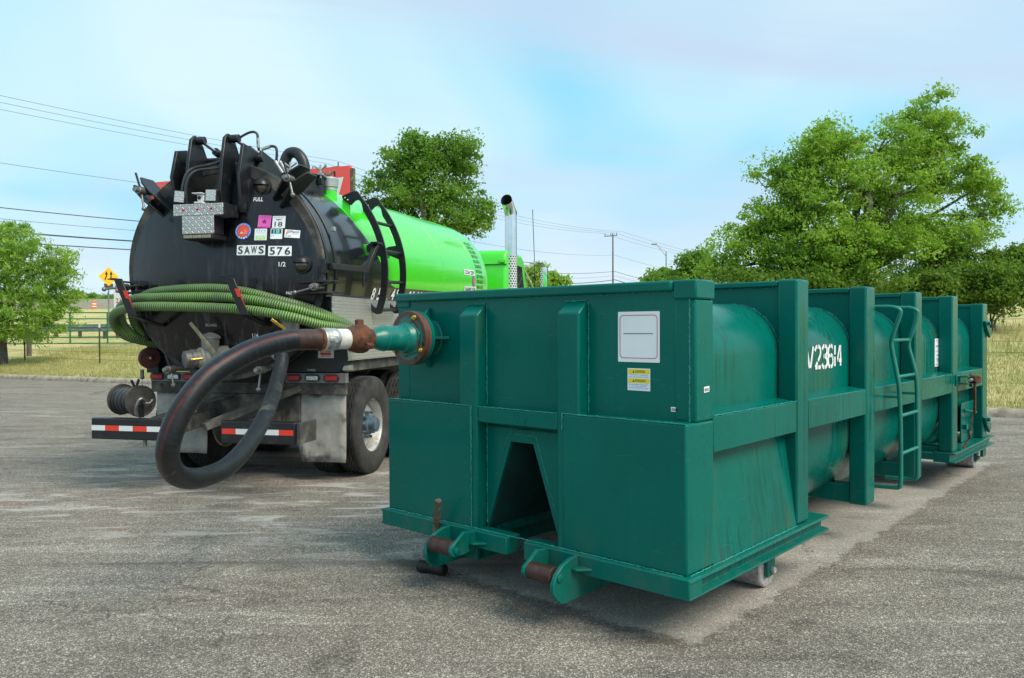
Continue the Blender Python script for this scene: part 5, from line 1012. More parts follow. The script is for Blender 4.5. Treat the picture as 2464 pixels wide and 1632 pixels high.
_line = HM.math('MULTIPLY', _line, HM.step(HM.noise(_o, 20, 4, .7), .35, .50)); _mudp = HM.math('MULTIPLY', HM.step(HM.noise(_o, 4.2, 5, .65), .62, .65), .8)
_ring = HM.step(HM.noise(HM.comb(HM.math('MULTIPLY', _uv[0], 2.0), HM.math('MULTIPLY', _uv[1], 46.0), 0.0), 1, 5, .75), .48, .74)
_c = HM.mix(HM.math('MAXIMUM', HM.math('MULTIPLY', _d, .30), HM.math('MULTIPLY', _ring, .35)), (.008, .010, .014), (.085, .081, .075)); _c = HM.mix(_mudp, _c, (.10, .09, .08)); _c = HM.mix(HM.math('MULTIPLY', _line, .65), _c, (.14, .016, .014))
HM = HM.done(_c, HM.math('ADD', .36, HM.math('MULTIPLY', _d, .3)), 0, HM.bump(_rib, .35, .004))
pathW = catmull([hw(p) for p in HP], 12)
k0 = min(range(len(pathW)), key=lambda i: (pathW[i] - Vector(hw((-1.253, 4.520, 1.559)))).length)
MB().tube(pathW[k0:], .0625, 28, uv=True).build('hose_tube', HM, SH)
def D2W(u, v, z):
    a = .733; return Vector((.864 + u*math.cos(a) + v*math.sin(a), 3.8973 - u*math.sin(a) + v*math.cos(a), z))
A0 = D2W(-1.99, 0, 1.559) - HL; AD = (D2W(-1.99, -1, 1.559) - D2W(-1.99, 0, 1.559))
def hl(name, v, prof, mat, parent=None): return MB().lathe(A0 + AD*v, AD, prof, 36).build(name, mat, parent or SH)
hl('white_adapter', .585, [(0, .05), (0, .062), (.085, .0625), (.088, .058)], WHITEPIPE)
cmk = hl('cam_coupling', .668, [(0, .055), (0, .064), (.006, .067), (.04, .067), (.044, .064), (.05, .064), (.052, .069), (.085, .069), (.092, .063), (.105, .060)], GALV)
for k in (1, -1):
    s_ = AD.cross(Vector((0, 0, 1))).normalized()*k
    c = A0 + AD*.705 + s_*.07
    MB().bar(c - AD*.035, c + AD*.05, .012, .022).build('cam_arm', GALV, cmk, .003); MB().box(-.012, .012, -.012, .012, -.02, .02).map(lambda x, y, z: (c.x + x, c.y + y, c.z + z)).build('cam_ear', GALV, cmk, .003)
hl('rust_ring', .768, [(0, .058), (0, .066), (.008, .069), (.018, .069), (.024, .064)], RUST)
hl('pipe_sleeve', .785, [(0, .0615), (.17, .0615), (.172, .058)], DKRUST)
# flattened couplings at the truck end
e0, e1 = pathW[-6], pathW[-1]
MB().lathe(e0, e1 - e0, [(0, .064), (0, .069), ((e1-e0).length*.9, .069), ((e1-e0).length*.95, .074), ((e1-e0).length*1.15, .074)], 28).build('end_coupling', GALV, SH)

# ------------------------------------------------------------------ coiled green hose on the hooks
GHM = NM('green_corrugated_hose'); _uv = GHM.sep(GHM.oc(kind='UV')); _o = GHM.oc(); _rb = GHM.math('SINE', GHM.math('MULTIPLY', _uv[1], 2*math.pi/.024)); _g = GHM.noise(_o, 3, 5, .65)
_c = GHM.mix(GHM.step(_rb, -.4, .6), (.045, .058, .028), GHM.mix(GHM.step(_g, .35, .65), (.15, .23, .085), (.19, .41, .06))); GHM = GHM.done(GHM.mix(GHM.math('MULTIPLY', GHM.step(GHM.noise(_o, 9, 5, .7), .5, .75), .45), _c, (.11, .10, .075)), .5, 0, GHM.bump(_rb, .25, .005))
GE_L = tw(.1, -.85, 0)
GE = empty('coiled_green_hose', 'green corrugated hose coiled over hooks across the tank rear', 'hose', GE_L, -R(12.7))
def tl(p): return (p[0]-.1, p[1]+.85, p[2])
strands = [[(-.86, .35, 1.42), (-.97, -.05, 1.46), (-1.14, -.38, 1.54), (-1.17, -.55, 1.66), (-1.04, -.72, 1.78), (-.80, -.83, 1.835), (-.50, -.88, 1.85), (.18, -.88, 1.832), (.60, -.85, 1.80), (.97, -.78, 1.735), (1.17, -.62, 1.665), (1.30, -.40, 1.63), (1.39, -.16, 1.58), (1.42, .1, 1.52)],
           [(-.82, .40, 1.48), (-.91, .0, 1.50), (-1.08, -.30, 1.53), (-1.145, -.45, 1.66), (-1.06, -.62, 1.83), (-.82, -.74, 1.925), (-.50, -.80, 1.94), (.16, -.82, 1.938), (.55, -.80, 1.905), (.90, -.73, 1.83), (1.12, -.58, 1.755), (1.25, -.36, 1.69), (1.33, -.14, 1.62), (1.33, .1, 1.55)],
           [(-.78, .45, 1.53), (-.85, .05, 1.53), (-1.02, -.20, 1.53), (-1.09, -.33, 1.66), (-1.02, -.48, 1.86), (-.74, -.60, 1.985), (-.40, -.69, 2.02), (.075, -.725, 2.027), (.42, -.72, 1.99), (.78, -.66, 1.90), (1.03, -.52, 1.82), (1.17, -.32, 1.73), (1.24, -.12, 1.66), (1.24, .1, 1.6)]]
for st_ in strands: MB().tube(catmull([tl(p) for p in st_], 14), .046, 18, uv=True).build('hose_turn', GHM, GE)
# ------------------------------------------------------------------ sledge hammer propped on its head
hb = D2W(-1.90, .02, 0); HE = empty('sledge_hammer', 'short sledge hammer with ragged handle standing head-down by the left roller', 'hammer', hb, -.733)
tpx = (.20, -.125, .535)
WOOD = pbr('weathered_taped_handle', (.11, .085, .06), .85, var=.6, vs=40, dirt=(.24, .21, .17), ds=22, dlo=.48, dhi=.7, bump=.9, bs=80)
hpth = [Vector((.0, 0, .03)).lerp(Vector(tpx), i/24) for i in range(25)]
MB().tube(hpth, [.019 + rnd.uniform(-.002, .004) + (.002 if i in (17, 18, 23, 24) else 0) for i in range(25)], 10).build('handle', WOOD, HE)
hd = Vector((.95, .25, 0)).normalized()
MB().lathe(Vector((0, 0, .040)) - hd*.104, hd, [(0, 0), (0, .034), (.008, .040), (.06, .040), (.075, .035), (.135, .035), (.15, .040), (.20, .040), (.208, .034), (.208, 0)], 12).build('hammer_head', pbr('dark_forged_steel', (.028, .026, .025), .55, .5, var=.4, vs=25, dirt=(.07, .05, .04), ds=12), HE, .003)
# ------------------------------------------------------------------ vegetation
BARK = pbr('grey_bark', (.10, .085, .07), .9, var=.4, vs=8, bump=.8, bs=30)
def leafmat(name, c1, c2, c3, trans=.3):
    m = NM(name); m.n.remove(m.b); out = m.n['Material Output']; o = m.oc()
    ge = m.node('ShaderNodeNewGeometry'); ri = ge.outputs['Random Per Island']
    c = m.mix(m.step(m.noise(o, .9, 3), .35, .65), c1, c2); c = m.mix(m.ramp(ri, [(0, 0.0), (.55, .15), (.9, .6), (1, 1.0)]), c, c3)
    c = m.mix(m.ramp(m.noise(o, 3.1, 2), [(.3, 0.0), (.7, .5)]), c, tuple(x*.55 for x in c1))
    d = m.node('ShaderNodeBsdfPrincipled'); m.put(d.inputs['Base Color'], c); d.inputs['Roughness'].default_value = .5; d.inputs['Specular IOR Level'].default_value = .35
    t = m.node('ShaderNodeBsdfTranslucent'); m.put(t.inputs['Color'], m.mix(.5, c, (.35, .60, .05)))
    mx = m.node('ShaderNodeMixShader'); mx.inputs[0].default_value = trans; m.l.new(d.outputs[0], mx.inputs[1]); m.l.new(t.outputs[0], mx.inputs[2]); m.l.new(mx.outputs[0], out.inputs[0])
    return m.m
LEAF_OAK = leafmat('elm_leaves', (.14, .32, .028), (.34, .55, .06), (.54, .64, .12), .55)
LEAF_DARK = leafmat('dark_elm_leaves', (.085, .22, .025), (.155, .32, .038), (.28, .42, .07), .46)
LEAF_MES = leafmat('feathery_leaves', (.21, .42, .06), (.36, .55, .08), (.56, .62, .15), .55)
LEAF_SHRUB = leafmat('thicket_leaves', (.07, .17, .02), (.12, .24, .03), (.27, .34, .05), .42)
def leaf_cloud(lobes, base, n_clump, per, size, rng, spread=.42, shell=.45, long=1.9, sprays=0):
    """leaf quads gathered in twig-end clumps spread through the lobes; returns verts, faces, clump centres"""
    vol = np.array([l[3]*l[4]*l[5] for l in lobes])**.75; vol /= vol.sum()
    vol *= rng.uniform(.45, 1.5, len(lobes)); vol /= vol.sum()
    C_ = []
    ex = []
    for l in lobes:
        for _ in range(sprays):
            d = rng.normal(size=3); d[2] = abs(d[2])*.8 - .15; d /= np.linalg.norm(d); f = rng.uniform(1.02, 1.26)
            c0 = np.array(l[:3]) + d*f*np.array(l[3:6]); ex.append(c0 + rng.normal(size=(rng.integers(2, 5), 3))*.16)
    for l, k in zip(lobes, np.maximum(3, (vol*n_clump).astype(int))):
        d = rng.normal(size=(k, 3)); d /= np.linalg.norm(d, axis=1)[:, None]
        r = (rng.random(k)**shell)[:, None]; r *= rng.uniform(.75, 1.28, (k, 1))
        C_.append(np.array(l[:3]) + d*r*np.array(l[3:6]))
    C_ = np.concatenate(C_ + ex); n = len(C_)*per
    cs = np.repeat(C_, per, 0); rad = np.repeat(rng.uniform(.35, 1.6, len(C_)), per)[:, None]
    off = rng.normal(size=(n, 3)); off /= np.linalg.norm(off, axis=1)[:, None]; off *= (rng.random((n, 1))**.6)*spread*rad*np.array([1.1, 1.1, .6])
    P = cs + off
    a = rng.normal(size=(n, 3)); a[:, 2] -= .3; a /= np.linalg.norm(a, axis=1)[:, None]
    up = rng.normal(size=(n, 3))*.75 + np.array([0, 0, .9]) + off*1.2; b = np.cross(up, a); b /= np.linalg.norm(b, axis=1)[:, None]+1e-9
    s = size*rng.uniform(.5, 1.6, (n, 1))
    V = np.stack([P - a*s*.5*long, P + b*s*.5, P + a*s*.5*long, P - b*s*.5], 1).reshape(-1, 3) - np.array(base)
    F = np.arange(n*4).reshape(-1, 4)
    return V, F, C_ - np.array(base)
def fast_mesh(name, V, F, mat):
    me = bpy.data.meshes.new(name); n = len(F)
    me.vertices.add(len(V)); me.vertices.foreach_set('co', V.astype(np.float32).ravel())
    me.loops.add(F.size); me.loops.foreach_set('vertex_index', F.astype(np.int32).ravel())
    me.polygons.add(n); me.polygons.foreach_set('loop_start', np.arange(0, F.size, F.shape[1], dtype=np.int32))
    me.update(calc_edges=True); me.materials.append(mat); return me
def tree(name, label, cat, base, lobes, n_clump, per, size, mat, seed, trunk_r=.2, trunk_h=1.6, group=None, stems=1, spread=.42, shell=.45, long=1.9, twig=1.0, sprays=2):
    rng = np.random.default_rng(seed); base = (base[0], base[1], base[2])
    E_ = empty(name, label, cat, base, 0, group)
    V, F, C_ = leaf_cloud(lobes, base, n_clump, per, size, rng, spread, shell, long, sprays)
    o = bpy.data.objects.new('crown', fast_mesh('crown', V, F, mat)); COL.objects.link(o); o.parent = E_
    q = MB(); L = [Vector(l[:3]) - Vector(base) for l in lobes]; top = Vector((rng.normal()*.1, rng.normal()*.1, trunk_h))
    if trunk_r:
        for k in range(stems):
            off = Vector((rng.normal()*.12*(stems > 1), rng.normal()*.12*(stems > 1), 0))
            q.tube(catmull([off*1.0 + Vector((0, 0, -.25)), off + Vector((rng.normal()*.05, 0, trunk_h*.5)), top + off*2], 5), [trunk_r*(1.25 - .5*i/10)/max(1, stems**.5) for i in range(11)], 9)
        for l in L:
            dl = (l-top).length; mid = top.lerp(l, .35) + Vector((rng.normal()*.10, rng.normal()*.10, .10 + rng.normal()*.06))*dl; mi2 = top.lerp(l, .7) + Vector((rng.normal()*.07, rng.normal()*.07, .05 + rng.normal()*.06))*dl; pth = catmull([top, mid, mi2, l], 5)
            q.tube(pth, [trunk_r*(.50*(1 - i/(len(pth)-1))**1.3 + .10) for i in range(len(pth))], 7)
        idx = rng.choice(len(C_), min(len(C_), int(170*twig)), replace=False)
        for i in idx:
            c = Vector(C_[i]); l = min(L, key=lambda p: (p - c).length); m_ = l.lerp(c, .5) + Vector((rng.normal()*.12, rng.normal()*.12, rng.normal()*.12 - .05))
            q.tube(catmull([l, m_, c], 3), [trunk_r*.11, trunk_r*.09, trunk_r*.075, trunk_r*.06, trunk_r*.045, trunk_r*.03, trunk_r*.02][:7], 4, cap=False)
        q.build('trunk', BARK, E_)
    return E_
def at(px, py, d):       # photo direction -> point at depth d (used once to survey the far things)
    x, y = (px-1232)/1895.85, -(py-816)/1895.85
    r = _fw + _right*x + _up*y; return Vector((0, 0, 1.6191)) + r*(d/r.y)
def lobe(px, py, d, rpx, rpy=None, rd=None):
    p = at(px, py, d); k = d/1895.85; rpy = rpy or rpx; return (p.x, p.y, p.z, rpx*k, (rd or rpx)*k, rpy*k)
def gp(px, d):            # ground point in that direction
    p = at(px, 800, d); return Vector((p.x, p.y, zt(p.x, p.y)))
# left feathery tree
b = gp(8, 29)
tree('feathery_tree', 'low feathery light green tree at the left edge before the gate', 'tree', b, [lobe(-20, 640, 29, 120, 110), lobe(75, 640, 28.6, 75, 75), lobe(30, 580, 29, 60, 50), lobe(140, 640, 28.4, 45, 45), lobe(60, 730, 28.4, 95, 70), lobe(125, 715, 28.4, 50, 60), lobe(-60, 740, 29, 110, 80), lobe(95, 790, 28.2, 55, 42), lobe(10, 800, 28.6, 60, 30)], 430, 75, .042, LEAF_MES, 3, .13, 1.5, spread=.38, long=3.6, sprays=1)
# middle tree behind the tank
b = gp(1040, 35)
tree('round_elm_tree', 'round dark green tree standing behind the lime green tank', 'tree', b, [lobe(1000, 400, 35, 78, 62), lobe(1085, 375, 35, 62, 50), lobe(950, 455, 35, 70, 70), lobe(1040, 470, 34.4, 85, 75), lobe(1115, 440, 35.2, 50, 55), lobe(1125, 520, 35, 62, 58), lobe(960, 540, 35, 70, 50), lobe(1060, 560, 34.6, 75, 60), lobe(915, 500, 35.2, 30, 45), lobe(1160, 520, 35, 32, 30), lobe(1020, 350, 35, 50, 28), lobe(1120, 375, 35.3, 28, 26)], 430, 90, .068, LEAF_DARK, 5, .24, 3.4, spread=.50)
# big twin-topped tree on the right
b = gp(2060, 28)
tree('tall_spreading_elm', 'tallest spreading light green tree behind the container, leaning crown to the right', 'tree', b, [lobe(2230, 290, 28.4, 62, 60), lobe(2270, 330, 28.6, 52, 60), lobe(2200, 370, 28.2, 80, 75), lobe(2110, 370, 28, 72, 62), lobe(2030, 360, 27.8, 60, 55), lobe(1950, 400, 27.8, 75, 70), lobe(1880, 440, 28, 50, 50), lobe(2040, 450, 27.2, 95, 80), lobe(1920, 510, 27.2, 90, 75), lobe(1830, 560, 27.6, 62, 55), lobe(2150, 470, 27.6, 80, 75), lobe(2260, 430, 28.6, 70, 55), lobe(2340, 460, 29, 52, 52), lobe(2370, 520, 29, 45, 45), lobe(1800, 620, 27.4, 70, 45), lobe(1930, 610, 26.8, 95, 65), lobe(2040, 590, 26.6, 90, 70), lobe(2140, 590, 27, 80, 62), lobe(2240, 560, 28.2, 60, 55), lobe(2330, 590, 28.6, 60, 45), lobe(1740, 650, 28, 42, 34), lobe(2000, 660, 26.8, 90, 35)], 900, 95, .058, LEAF_OAK, 11, .34, 2.2, stems=2, spread=.44, shell=.42, sprays=4, twig=1.6)
# thicket on the right and small trees further off
shr = [('right_thicket', 'dark green thicket at the right edge above the dry grass', [(2400, 690, 27, 85, 60), (2300, 700, 27.5, 75, 55), (2450, 640, 28, 60, 50)], 420, 21, 27.2, 2390),
       ('right_thicket', 'dark shrubs right of the tall tree, just over the container end', [(2210, 690, 27, 70, 40), (2260, 650, 28.5, 60, 45), (2330, 660, 28.6, 60, 50)], 300, 22, 27.6, 2240),
       ('right_thicket', 'dark undergrowth under the tall tree behind the container posts', [(1840, 680, 26.5, 90, 30), (1960, 690, 26.4, 90, 30), (2080, 690, 26.4, 80, 30)], 300, 23, 26.4, 1960)]
for nm, lab, ls, k, sd, d, px in shr: tree('thicket_shrub', lab, 'shrub', gp(px, d), [lobe(*l) for l in ls], k, 80, .062, LEAF_SHRUB, sd, .06, .6, group='shrubs behind the right fence', stems=3, spread=.42, twig=.4)
tree('slim_sapling', 'dark slim sapling left of the tall spreading tree', 'tree', gp(1680, 34), [lobe(1670, 655, 34, 42, 38), lobe(1690, 625, 34, 26, 26), lobe(1650, 630, 34, 18, 24), lobe(1640, 675, 34, 40, 25)], 150, 34, .075, LEAF_DARK, 31, .08, 1.5, spread=.32, twig=.4)
tree('far_bush', 'small round bush by the far street lamp', 'shrub', gp(1580, 60), [lobe(1580, 672, 60, 27, 18), lobe(1600, 660, 60, 14, 12)], 90, 34, .14, LEAF_DARK, 32, .08, 1.0, spread=.5, twig=.3)
tree('far_roadside_tree', 'pale small tree between the exhaust stack and the mirror', 'tree', gp(1290, 70), [lobe(1292, 665, 70, 22, 24), lobe(1288, 690, 70, 32, 18)], 90, 34, .17, LEAF_MES, 33, .1, 1.6, spread=.6, twig=.3)
tree('far_roadside_tree', 'pale wide small tree right of the truck mirror', 'tree', gp(1335, 75), [lobe(1335, 680, 75, 26, 16), lobe(1325, 668, 75, 14, 12)], 80, 34, .18, LEAF_MES, 34, .1, 1.6, spread=.6, twig=.3)
# distant wood behind the highway wall
rng = np.random.default_rng(77); lobes_ = []
for i in range(46): px = -120 + 12*i; lobes_.append(lobe(px, 724 + 5*math.sin(i*1.7), 150 + 8*math.sin(i), 20, 15 + 5*math.sin(i*2.3)))
V_, F_, _c = leaf_cloud(lobes_, (0, 0, 0), 700, 34, .40, rng, .9)
o = bpy.data.objects.new('distant_wood', fast_mesh('distant_wood', V_, F_, LEAF_DARK)); COL.objects.link(o); tag(o, 'low dark line of distant trees behind the highway wall', 'trees', kind='stuff')
# grass blades on the bank where it can be seen
GR = leafmat('grass_blades', (.36, .34, .11), (.50, .43, .19), (.62, .53, .29), .3)
rng = np.random.default_rng(5); Vg = []
def blades(n, t0, t1, s0, s1, h0, h1):
    t = rng.uniform(t0, t1, n); s = s0 + (s1-s0)*rng.random(n)**1.4
    X = K0.x + KT.x*t + KN.x*s; Y = K0.y + KT.y*t + KN.y*s
    Z = np.array([zt(a, b) for a, b in zip(X, Y)]) - .01
    h = rng.uniform(h0, h1, n)*(0.6 + .8*rng.random(n)); wd_ = .006 + .008*rng.random(n); an = rng.uniform(0, 6.28, n); ln = rng.uniform(0, .7, n)*h; la_ = rng.uniform(0, 6.28, n)
    dx, dy = np.cos(an)*wd_, np.sin(an)*wd_
    A = np.stack([X-dx, Y-dy, Z], 1); B = np.stack([X+dx, Y+dy, Z], 1); C2 = np.stack([X+np.cos(la_)*ln, Y+np.sin(la_)*ln, Z+h], 1)
    Vg.append(np.stack([A, B, C2], 1).reshape(-1, 3))
blades(34000, -24, -7, .06, 7, .05, .13); blades(36000, 7, 24, .06, 9, .05, .13); blades(9000, -26, -8, 5, 14, .10, .25); blades(9000, 9, 30, 8, 18, .15, .40)
Vg = np.concatenate(Vg); o = bpy.data.objects.new('grass_blades', fast_mesh('grass_blades', Vg, np.arange(len(Vg)).reshape(-1, 3), GR)); COL.objects.link(o); tag(o, 'short dry and green grass blades on the bank', 'grass', kind='stuff')

# ------------------------------------------------------------------ fences, gate and roadside things
GATEG = pbr('gate_green_paint', (.015, .16, .045), .45, var=.2); TPOST = pbr('green_brown_post', (.075, .065, .025), .7, var=.3, vs=20); WIREM = pbr('fence_wire', (.09, .08, .07), .6, .6); OLDWOOD = pbr('old_fence_wood', (.12, .095, .075), .9, var=.4, vs=8, bump=.6, bs=40)
def fence(name, label, pts, heights, wire_r, group=None):
    E_ = empty(name, label, 'fence', pts[0], 0, group); o0 = Vector(pts[0])
    for p in pts:
        p = Vector(p) - o0; MB().box(p.x-.02, p.x+.02, p.y-.02, p.y+.02, p.z-.1, p.z+heights[-1]+.12).build('fence_post', TPOST, E_); MB().box(p.x-.022, p.x+.022, p.y-.022, p.y+.022, p.z+heights[-1]-.02, p.z+heights[-1]+.125).build('post_tip', plain('white_post_tip', (.7, .7, .68), .6), E_)
    for h in heights: MB().tube([Vector(p) - o0 + Vector((0, -.025, h)) for p in pts], wire_r, 4).build('fence_wire', WIREM, E_)
    return E_
def kp(t, s): p = K0 + KT*t + KN*s; return Vector((p.x, p.y, zt(p.x, p.y)))
tb = at(240, 867, 28); tt = (tb - K0).dot(KT)
ts_ = skerb(tb.x, tb.y)
fence('wire_fence', 'wire fence on thin steel posts in the grass at the left', [kp(tt + 4.2*k, ts_) for k in (-3, -2, -1, 0, 1, 2)], [.15, .42, .70, .98, 1.30], .004)
fence('barbed_wire_fence', 'barbed wire strands across the dry grass at the right edge', [kp(t, 6.6) for t in (5.0, 8.6, 19.5, 24)], [.27, .55, .83, 1.11, 1.38], .0045)
# pipe gate
g0, g1 = at(165, 800, 36), at(405, 800, 36.5); GZ = zt(g0.x, g0.y)
ga = empty('pipe_gate', 'green tubular farm gate behind the feathery tree', 'gate', (g0.x-3.2, g0.y-.3, GZ)); G0 = Vector((g0.x-3.2, g0.y-.3, 0)); gd = Vector((g1.x-g0.x, g1.y-g0.y, 0)).normalized()
gz0 = at(300, 826, 36).z; gz1 = at(300, 752, 36).z
def gl(a, z): p = gd*a; return (p.x, p.y, z - GZ)
for k in range(6): z = gz0 + (gz1-gz0)*k/5; MB().cyl(gl(0, z), gl(8.05, z), .028, n=8).build('gate_rail', GATEG, ga)
for a in (0, 1.6, 3.25, 4.88, 6.45, 8.05): MB().bar(gl(a, gz0), gl(a, gz1), .09 if 0 < a < 8 else .05, .04, (gd.x, gd.y, 0)).build('gate_upright', GATEG, ga)
wp = at(70, 848, 33); MB().cyl((0, 0, -.2), (0, 0, 1.25), .10, n=10).build('wooden_post', OLDWOOD).location = (wp.x, wp.y, zt(wp.x, wp.y)); tag(bpy.data.objects['wooden_post'], 'weathered wooden gate post under the feathery tree', 'post')
# guard rail
gr0 = kp(-46, 12); ge = empty('guard_rail', 'galvanised guard rail along the road behind the gate', 'guard rail', gr0)
GALR = pbr('galvanised_rail', (.24, .25, .27), .45, .6)
q = MB(); pr = [(0, 0), (.05, .04), (.05, .10), (0, .155), (.05, .21), (.05, .27), (0, .31), (-.01, .31), (.04, .21), (-.01, .155), (.04, .06), (-.01, 0)]
L_ = 32; kd = KT
A_ = [Vector((0, 0, .45)) - KN*a + Vector((0, 0, b)) for a, b in pr]; n = len(A_)
q.add(A_ + [a + kd*L_ for a in A_], [tuple(range(n))[::-1], tuple(range(n, 2*n))] + [(i, (i+1) % n, n+(i+1) % n, n+i) for i in range(n)]); q.build('rail', GALR, ge)
for i in range(17): p = kd*(2*i); MB().box(p.x-.07, p.x+.07, p.y+.02, p.y+.16, -.3, .76).build('rail_post', OLDWOOD, ge)
# yellow lane-shift sign
sp_ = at(262, 767, 57); se = empty('lane_shift_sign', 'yellow diamond road sign with two black arrows on a thin pole', 'sign', (sp_.x, sp_.y, zt(sp_.x, sp_.y)), R(38)); sz = at(262, 666, 57).z - zt(sp_.x, sp_.y)
MB().cyl((0, 0, -.2), (0, 0, sz), .05, n=8).build('sign_pole', GALR, se)
h = .68; sg = MB().prism([(0, -h), (h, 0), (0, h), (-h, 0)], (0, -.06, sz), (1, 0, 0), (0, 0, 1), .012).build('sign_face', plain('sign_yellow', (.90, .48, .01), .5), se)
MB().box(-.3, .3, -.05, -.04, sz-.86, sz-.5).build('sign_plaque', plain('sign_back', (.05, .05, .05), .6), se)
q = MB().strip([(-.24, -.25), (-.20, -.10), (-.14, .0), (-.14, .18)], .085, 0); q.add([(-.25, .15, 0), (-.03, .15, 0), (-.14, .40, 0)], [(0,1,2)]); q.map(lambda x, z, d: (x, -.0745, sz+z)); q.build('arrow', INK, se, smooth=False)
q = MB().strip([(.16, -.25), (.16, .18)], .085, 0); q.add([(.05, .15, 0), (.27, .15, 0), (.16, .40, 0)], [(0,1,2)]); q.map(lambda x, z, d: (x, -.0745, sz+z)); q.build('arrow', INK, se, smooth=False)
# white board with red lettering
bp = at(300, 796, 42); bz = zt(bp.x, bp.y); be = empty('roadside_board', 'white roadside board with red lettering on wooden posts left of the tank', 'sign', (bp.x, bp.y, bz), R(-14))
zb, z_t = at(300, 741, 42).z - bz, at(300, 680, 42).z - bz; x0 = -.62
MB().box(x0, 2.6, -.04, 0, zb, z_t).build('board', pbr('board_white', (.80, .81, .82), .6, var=.06), be)
for x in (x0+.12, x0+.55, 2.2): MB().box(x-.08, x+.08, .01, .14, -.4, z_t-.1).build('board_post', OLDWOOD, be)
for s_, a, b_, c, d_ in (('LA', .10, .92, .62, 1.22), ('CH', .45, .60, .95, .88), ('210-887-', .12, .25, 1.5, .52)):
    text_mb(s_, x0+a, zb+b_, x0+c, zb+d_, .02).map(lambda x, z, d: (x, -.046, z)).build('board_lettering', REDINK, be, smooth=False)
# traffic barrel
bp = at(226, 742, 95); bb = empty('traffic_barrel', 'orange traffic barrel with white bands by the highway wall', 'barrel', (bp.x, bp.y, zt(bp.x, bp.y)))
ORB = plain('barrel_orange', (.85, .12, .02), .5)
MB().lathe((0, 0, 0), (0, 0, 1), [(0, 0), (0, .30), (.08, .30), (.08, .28), (.95, .23), (1.0, .20), (1.05, .1), (1.05, 0)], 20).build('barrel_body', ORB, bb)
for z in (.30, .62): MB().lathe((0, 0, z), (0, 0, 1), [(0, .285 - .05*z), (.13, .278 - .05*z)], 20).build('barrel_band', REFW, bb)
# highway wall
w0, w1 = at(-200, 742, 100), at(520, 742, 100)
wz = at(200, 741, 100).z; wt_ = at(200, 720, 100).z
wl_ = MB().box(w0.x, w1.x, 100, 100.6, wz-3.5, wt_).build('highway_wall', pbr('pale_concrete_wall', (.36, .34, .30), .9, var=.15, vs=.4)); tag(wl_, 'long pale concrete highway wall at the far left', 'wall')
# billboard
bl, br_ = at(360, 440, 50), at(841.5, 400, 45); bd = (Vector((br_.x, br_.y, 0)) - Vector((bl.x, bl.y, 0))); BL = bd.length; ang_ = math.atan2(bd.y, bd.x)
bg = zt(bl.x, bl.y); BE = empty('billboard', 'large red billboard with white letter, showing behind the tank top', 'billboard', (bl.x, bl.y, bg), ang_); bt = bl.z - bg
BRED = plain('billboard_red', (.88, .10, .08), .5); BWH = plain('billboard_white', (.78, .79, .80), .5)
MB().box(0, BL, 0, .25, bt-4.3, bt).build('billboard_panel', BRED, BE)
def bpoly(P): return MB().add([(x, -.012, z) for x, z in P], [tuple(range(len(P)))]).build('billboard_lettering', BWH, BE, smooth=False)
bpoly([(BL-.40, bt-.62), (BL-1.0, bt-.66), (BL-2.3, bt-4.0), (BL-1.5, bt-4.0)]); bpoly([(BL-1.25, bt-.68), (BL-1.65, bt-.7), (BL-2.3, bt-3.2), (BL-2.25, bt-3.6)])
MB().box(BL+.01, BL+.22, .02, .24, bt-4.4, bt-.15).build('billboard_edge', OLDWOOD, BE)
for x in (3, 11): MB().cyl((x, .5, -.5), (x, .5, bt-.3), .22, n=14).build('billboard_column', FRAMEM, BE)
MB().box(1, BL-1, -.8, -.05, bt-4.6, bt-4.45).build('billboard_catwalk', FRAMEM, BE)
# power poles and lines
PW = pbr('pole_wood_grey', (.17, .15, .14), .9, var=.3); CABLE = plain('power_cable', (.05, .055, .07), .7); THINC = plain('bright_conductor', (.20, .22, .32), .6)
def pole(name, label, p, top, arm_dir, arm):
    E_ = empty(name, label, 'power pole', p, 0, 'power poles'); H = top - p.z
    MB().cyl((0, 0, -.5), (0, 0, H), .11, .075, n=12).build('pole_shaft', PW, E_); d = Vector(arm_dir).normalized()
    for a, b_ in arm:
        MB().bar(d*a + Vector((0, 0, H-.25)), d*b_ + Vector((0, 0, H-.25)), .07, .08).build('cross_arm', PW, E_)
        for k in (a+.1, (a+b_)/2, b_-.1): c = d*k + Vector((0, 0, H-.18)); MB().cyl(c, c + Vector((0, 0, .22)), .05, n=8).build('insulator', STEEL, E_)
    return E_
pa, pb = at(783, 420, 52), at(1475, 700, 87); pa.z = zt(pa.x, pa.y); pb.z = zt(pb.x, pb.y)
TA, TB = at(783, 397, 52).z, at(1475, 562, 87).z
pd = Vector((pb.x-pa.x, pb.y-pa.y, 0)).normalized(); pn = Vector((pd.y, -pd.x, 0))
pole('power_pole', 'power pole whose cross arm shows over the red billboard', pa, TA, pn, [(-1.3, 1.3)]); pole('power_pole', 'far slim power pole with cross arm above the container top', pb, TB, pn, [(-1.05, .55)])
pz = pa*2 - pb; pc = Vector((pb.x+30, pb.y+32, 5)); pz.z = 0
def cable(a, b_, sag, r, mat, label, grp):
    a, b_ = Vector(a), Vector(b_); P = []
    for i in range(41): t = i/40; p = a.lerp(b_, t); p.z -= sag*4*t*(1-t); P.append(p - a)
    o = MB().tube(P, r, 5).build('power_line', mat); o.location = a; tag(o, label, 'cable', grp); return o
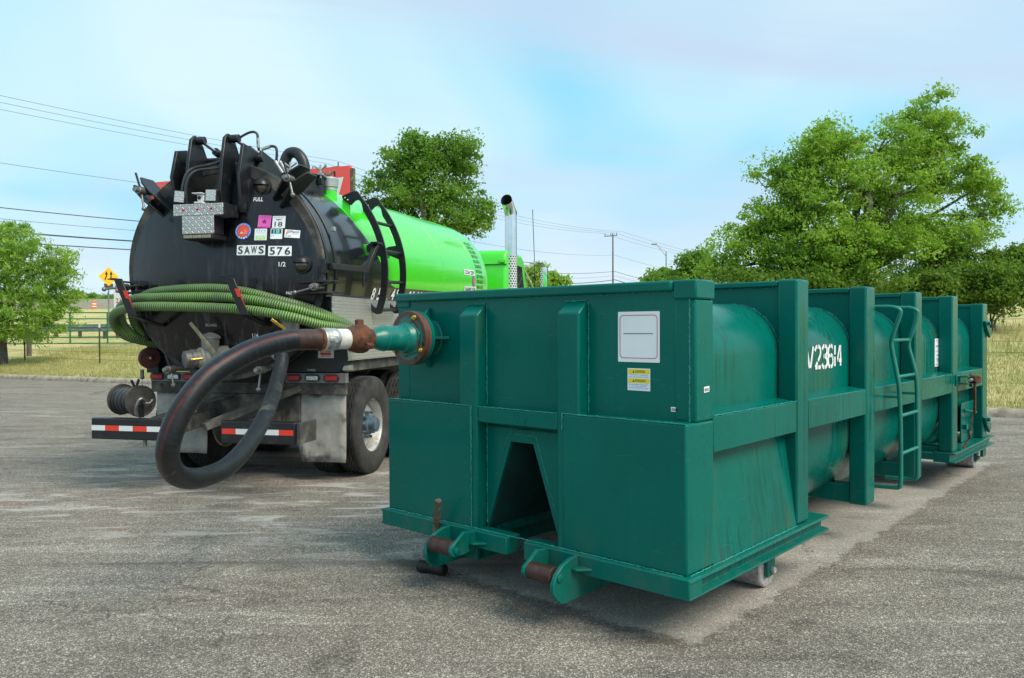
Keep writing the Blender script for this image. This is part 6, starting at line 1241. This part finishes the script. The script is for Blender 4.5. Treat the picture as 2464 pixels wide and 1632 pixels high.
ZA_ = TA - pa.z; rel = [('topmost', pn*-1.2, .1, .012, THINC, .9), ('second', pn*0.05, .1, .012, THINC, .9), ('third', pn*1.2, .1, .012, THINC, .9), ('fourth', pn*.2, -2.6, .013, THINC, 1.0), ('fifth', pn*.2, -4.55, .022, CABLE, 1.1), ('sixth', pn*.2, -5.05, .014, THINC, 1.1), ('seventh', pn*.2, -5.55, .036, CABLE, 1.2), ('lowest', pn*.2, -6.0, .026, CABLE, 1.2)]
for i, (nm, off, dz, r_, mt, sg_) in enumerate(rel):
    za = TA + dz; sb = TB + (dz if dz > 0 else dz*.92)
    A1 = Vector((pa.x, pa.y, za)) + off; B1 = Vector((pb.x, pb.y, sb)) + off; Z1 = Vector((pz.x, pz.y, za-.15)) + off; C1 = Vector((pc.x, pc.y, sb-1.2)) + off
    cable(Z1, A1, sg_*.6, r_, mt, '%s of the eight wires left of the tank' % nm if nm not in ('lowest', 'topmost') else '%s wire of the eight left of the tank' % nm, 'power lines')
    if mt is THINC: r_ *= 1.1
    cable(A1, B1, sg_, r_, mt, '%s of the eight wires between billboard and far pole' % nm if nm not in ('lowest', 'topmost') else '%s wire of the eight between billboard and far pole' % nm, 'power lines')
    cable(B1, C1, sg_, r_*1.1, mt, '%s of the eight wires right of the far pole' % nm if nm not in ('lowest', 'topmost') else '%s wire of the eight right of the far pole' % nm, 'power lines')
# street lamp
lp = at(1603, 700, 103); lz = zt(lp.x, lp.y); LE = empty('street_lamp', 'thin far street lamp with a slanted arm above the container', 'street lamp', (lp.x, lp.y, lz)); lh = at(1603, 606, 103).z - lz
MB().cyl((0, 0, -1), (0, 0, lh), .10, .07, n=8).build('lamp_post', GALR, LE); MB().cyl((0, 0, lh-.6), (-1.25, 0, lh+.95), .045, n=6).build('lamp_arm', GALR, LE); MB().cyl((0, 0, lh), (-1.25, 0, lh+.98), .035, n=6).build('lamp_brace', GALR, LE); MB().box(-1.9, -1.2, -.15, .15, lh+.9, lh+1.05).build('lamp_head', GALR, LE)
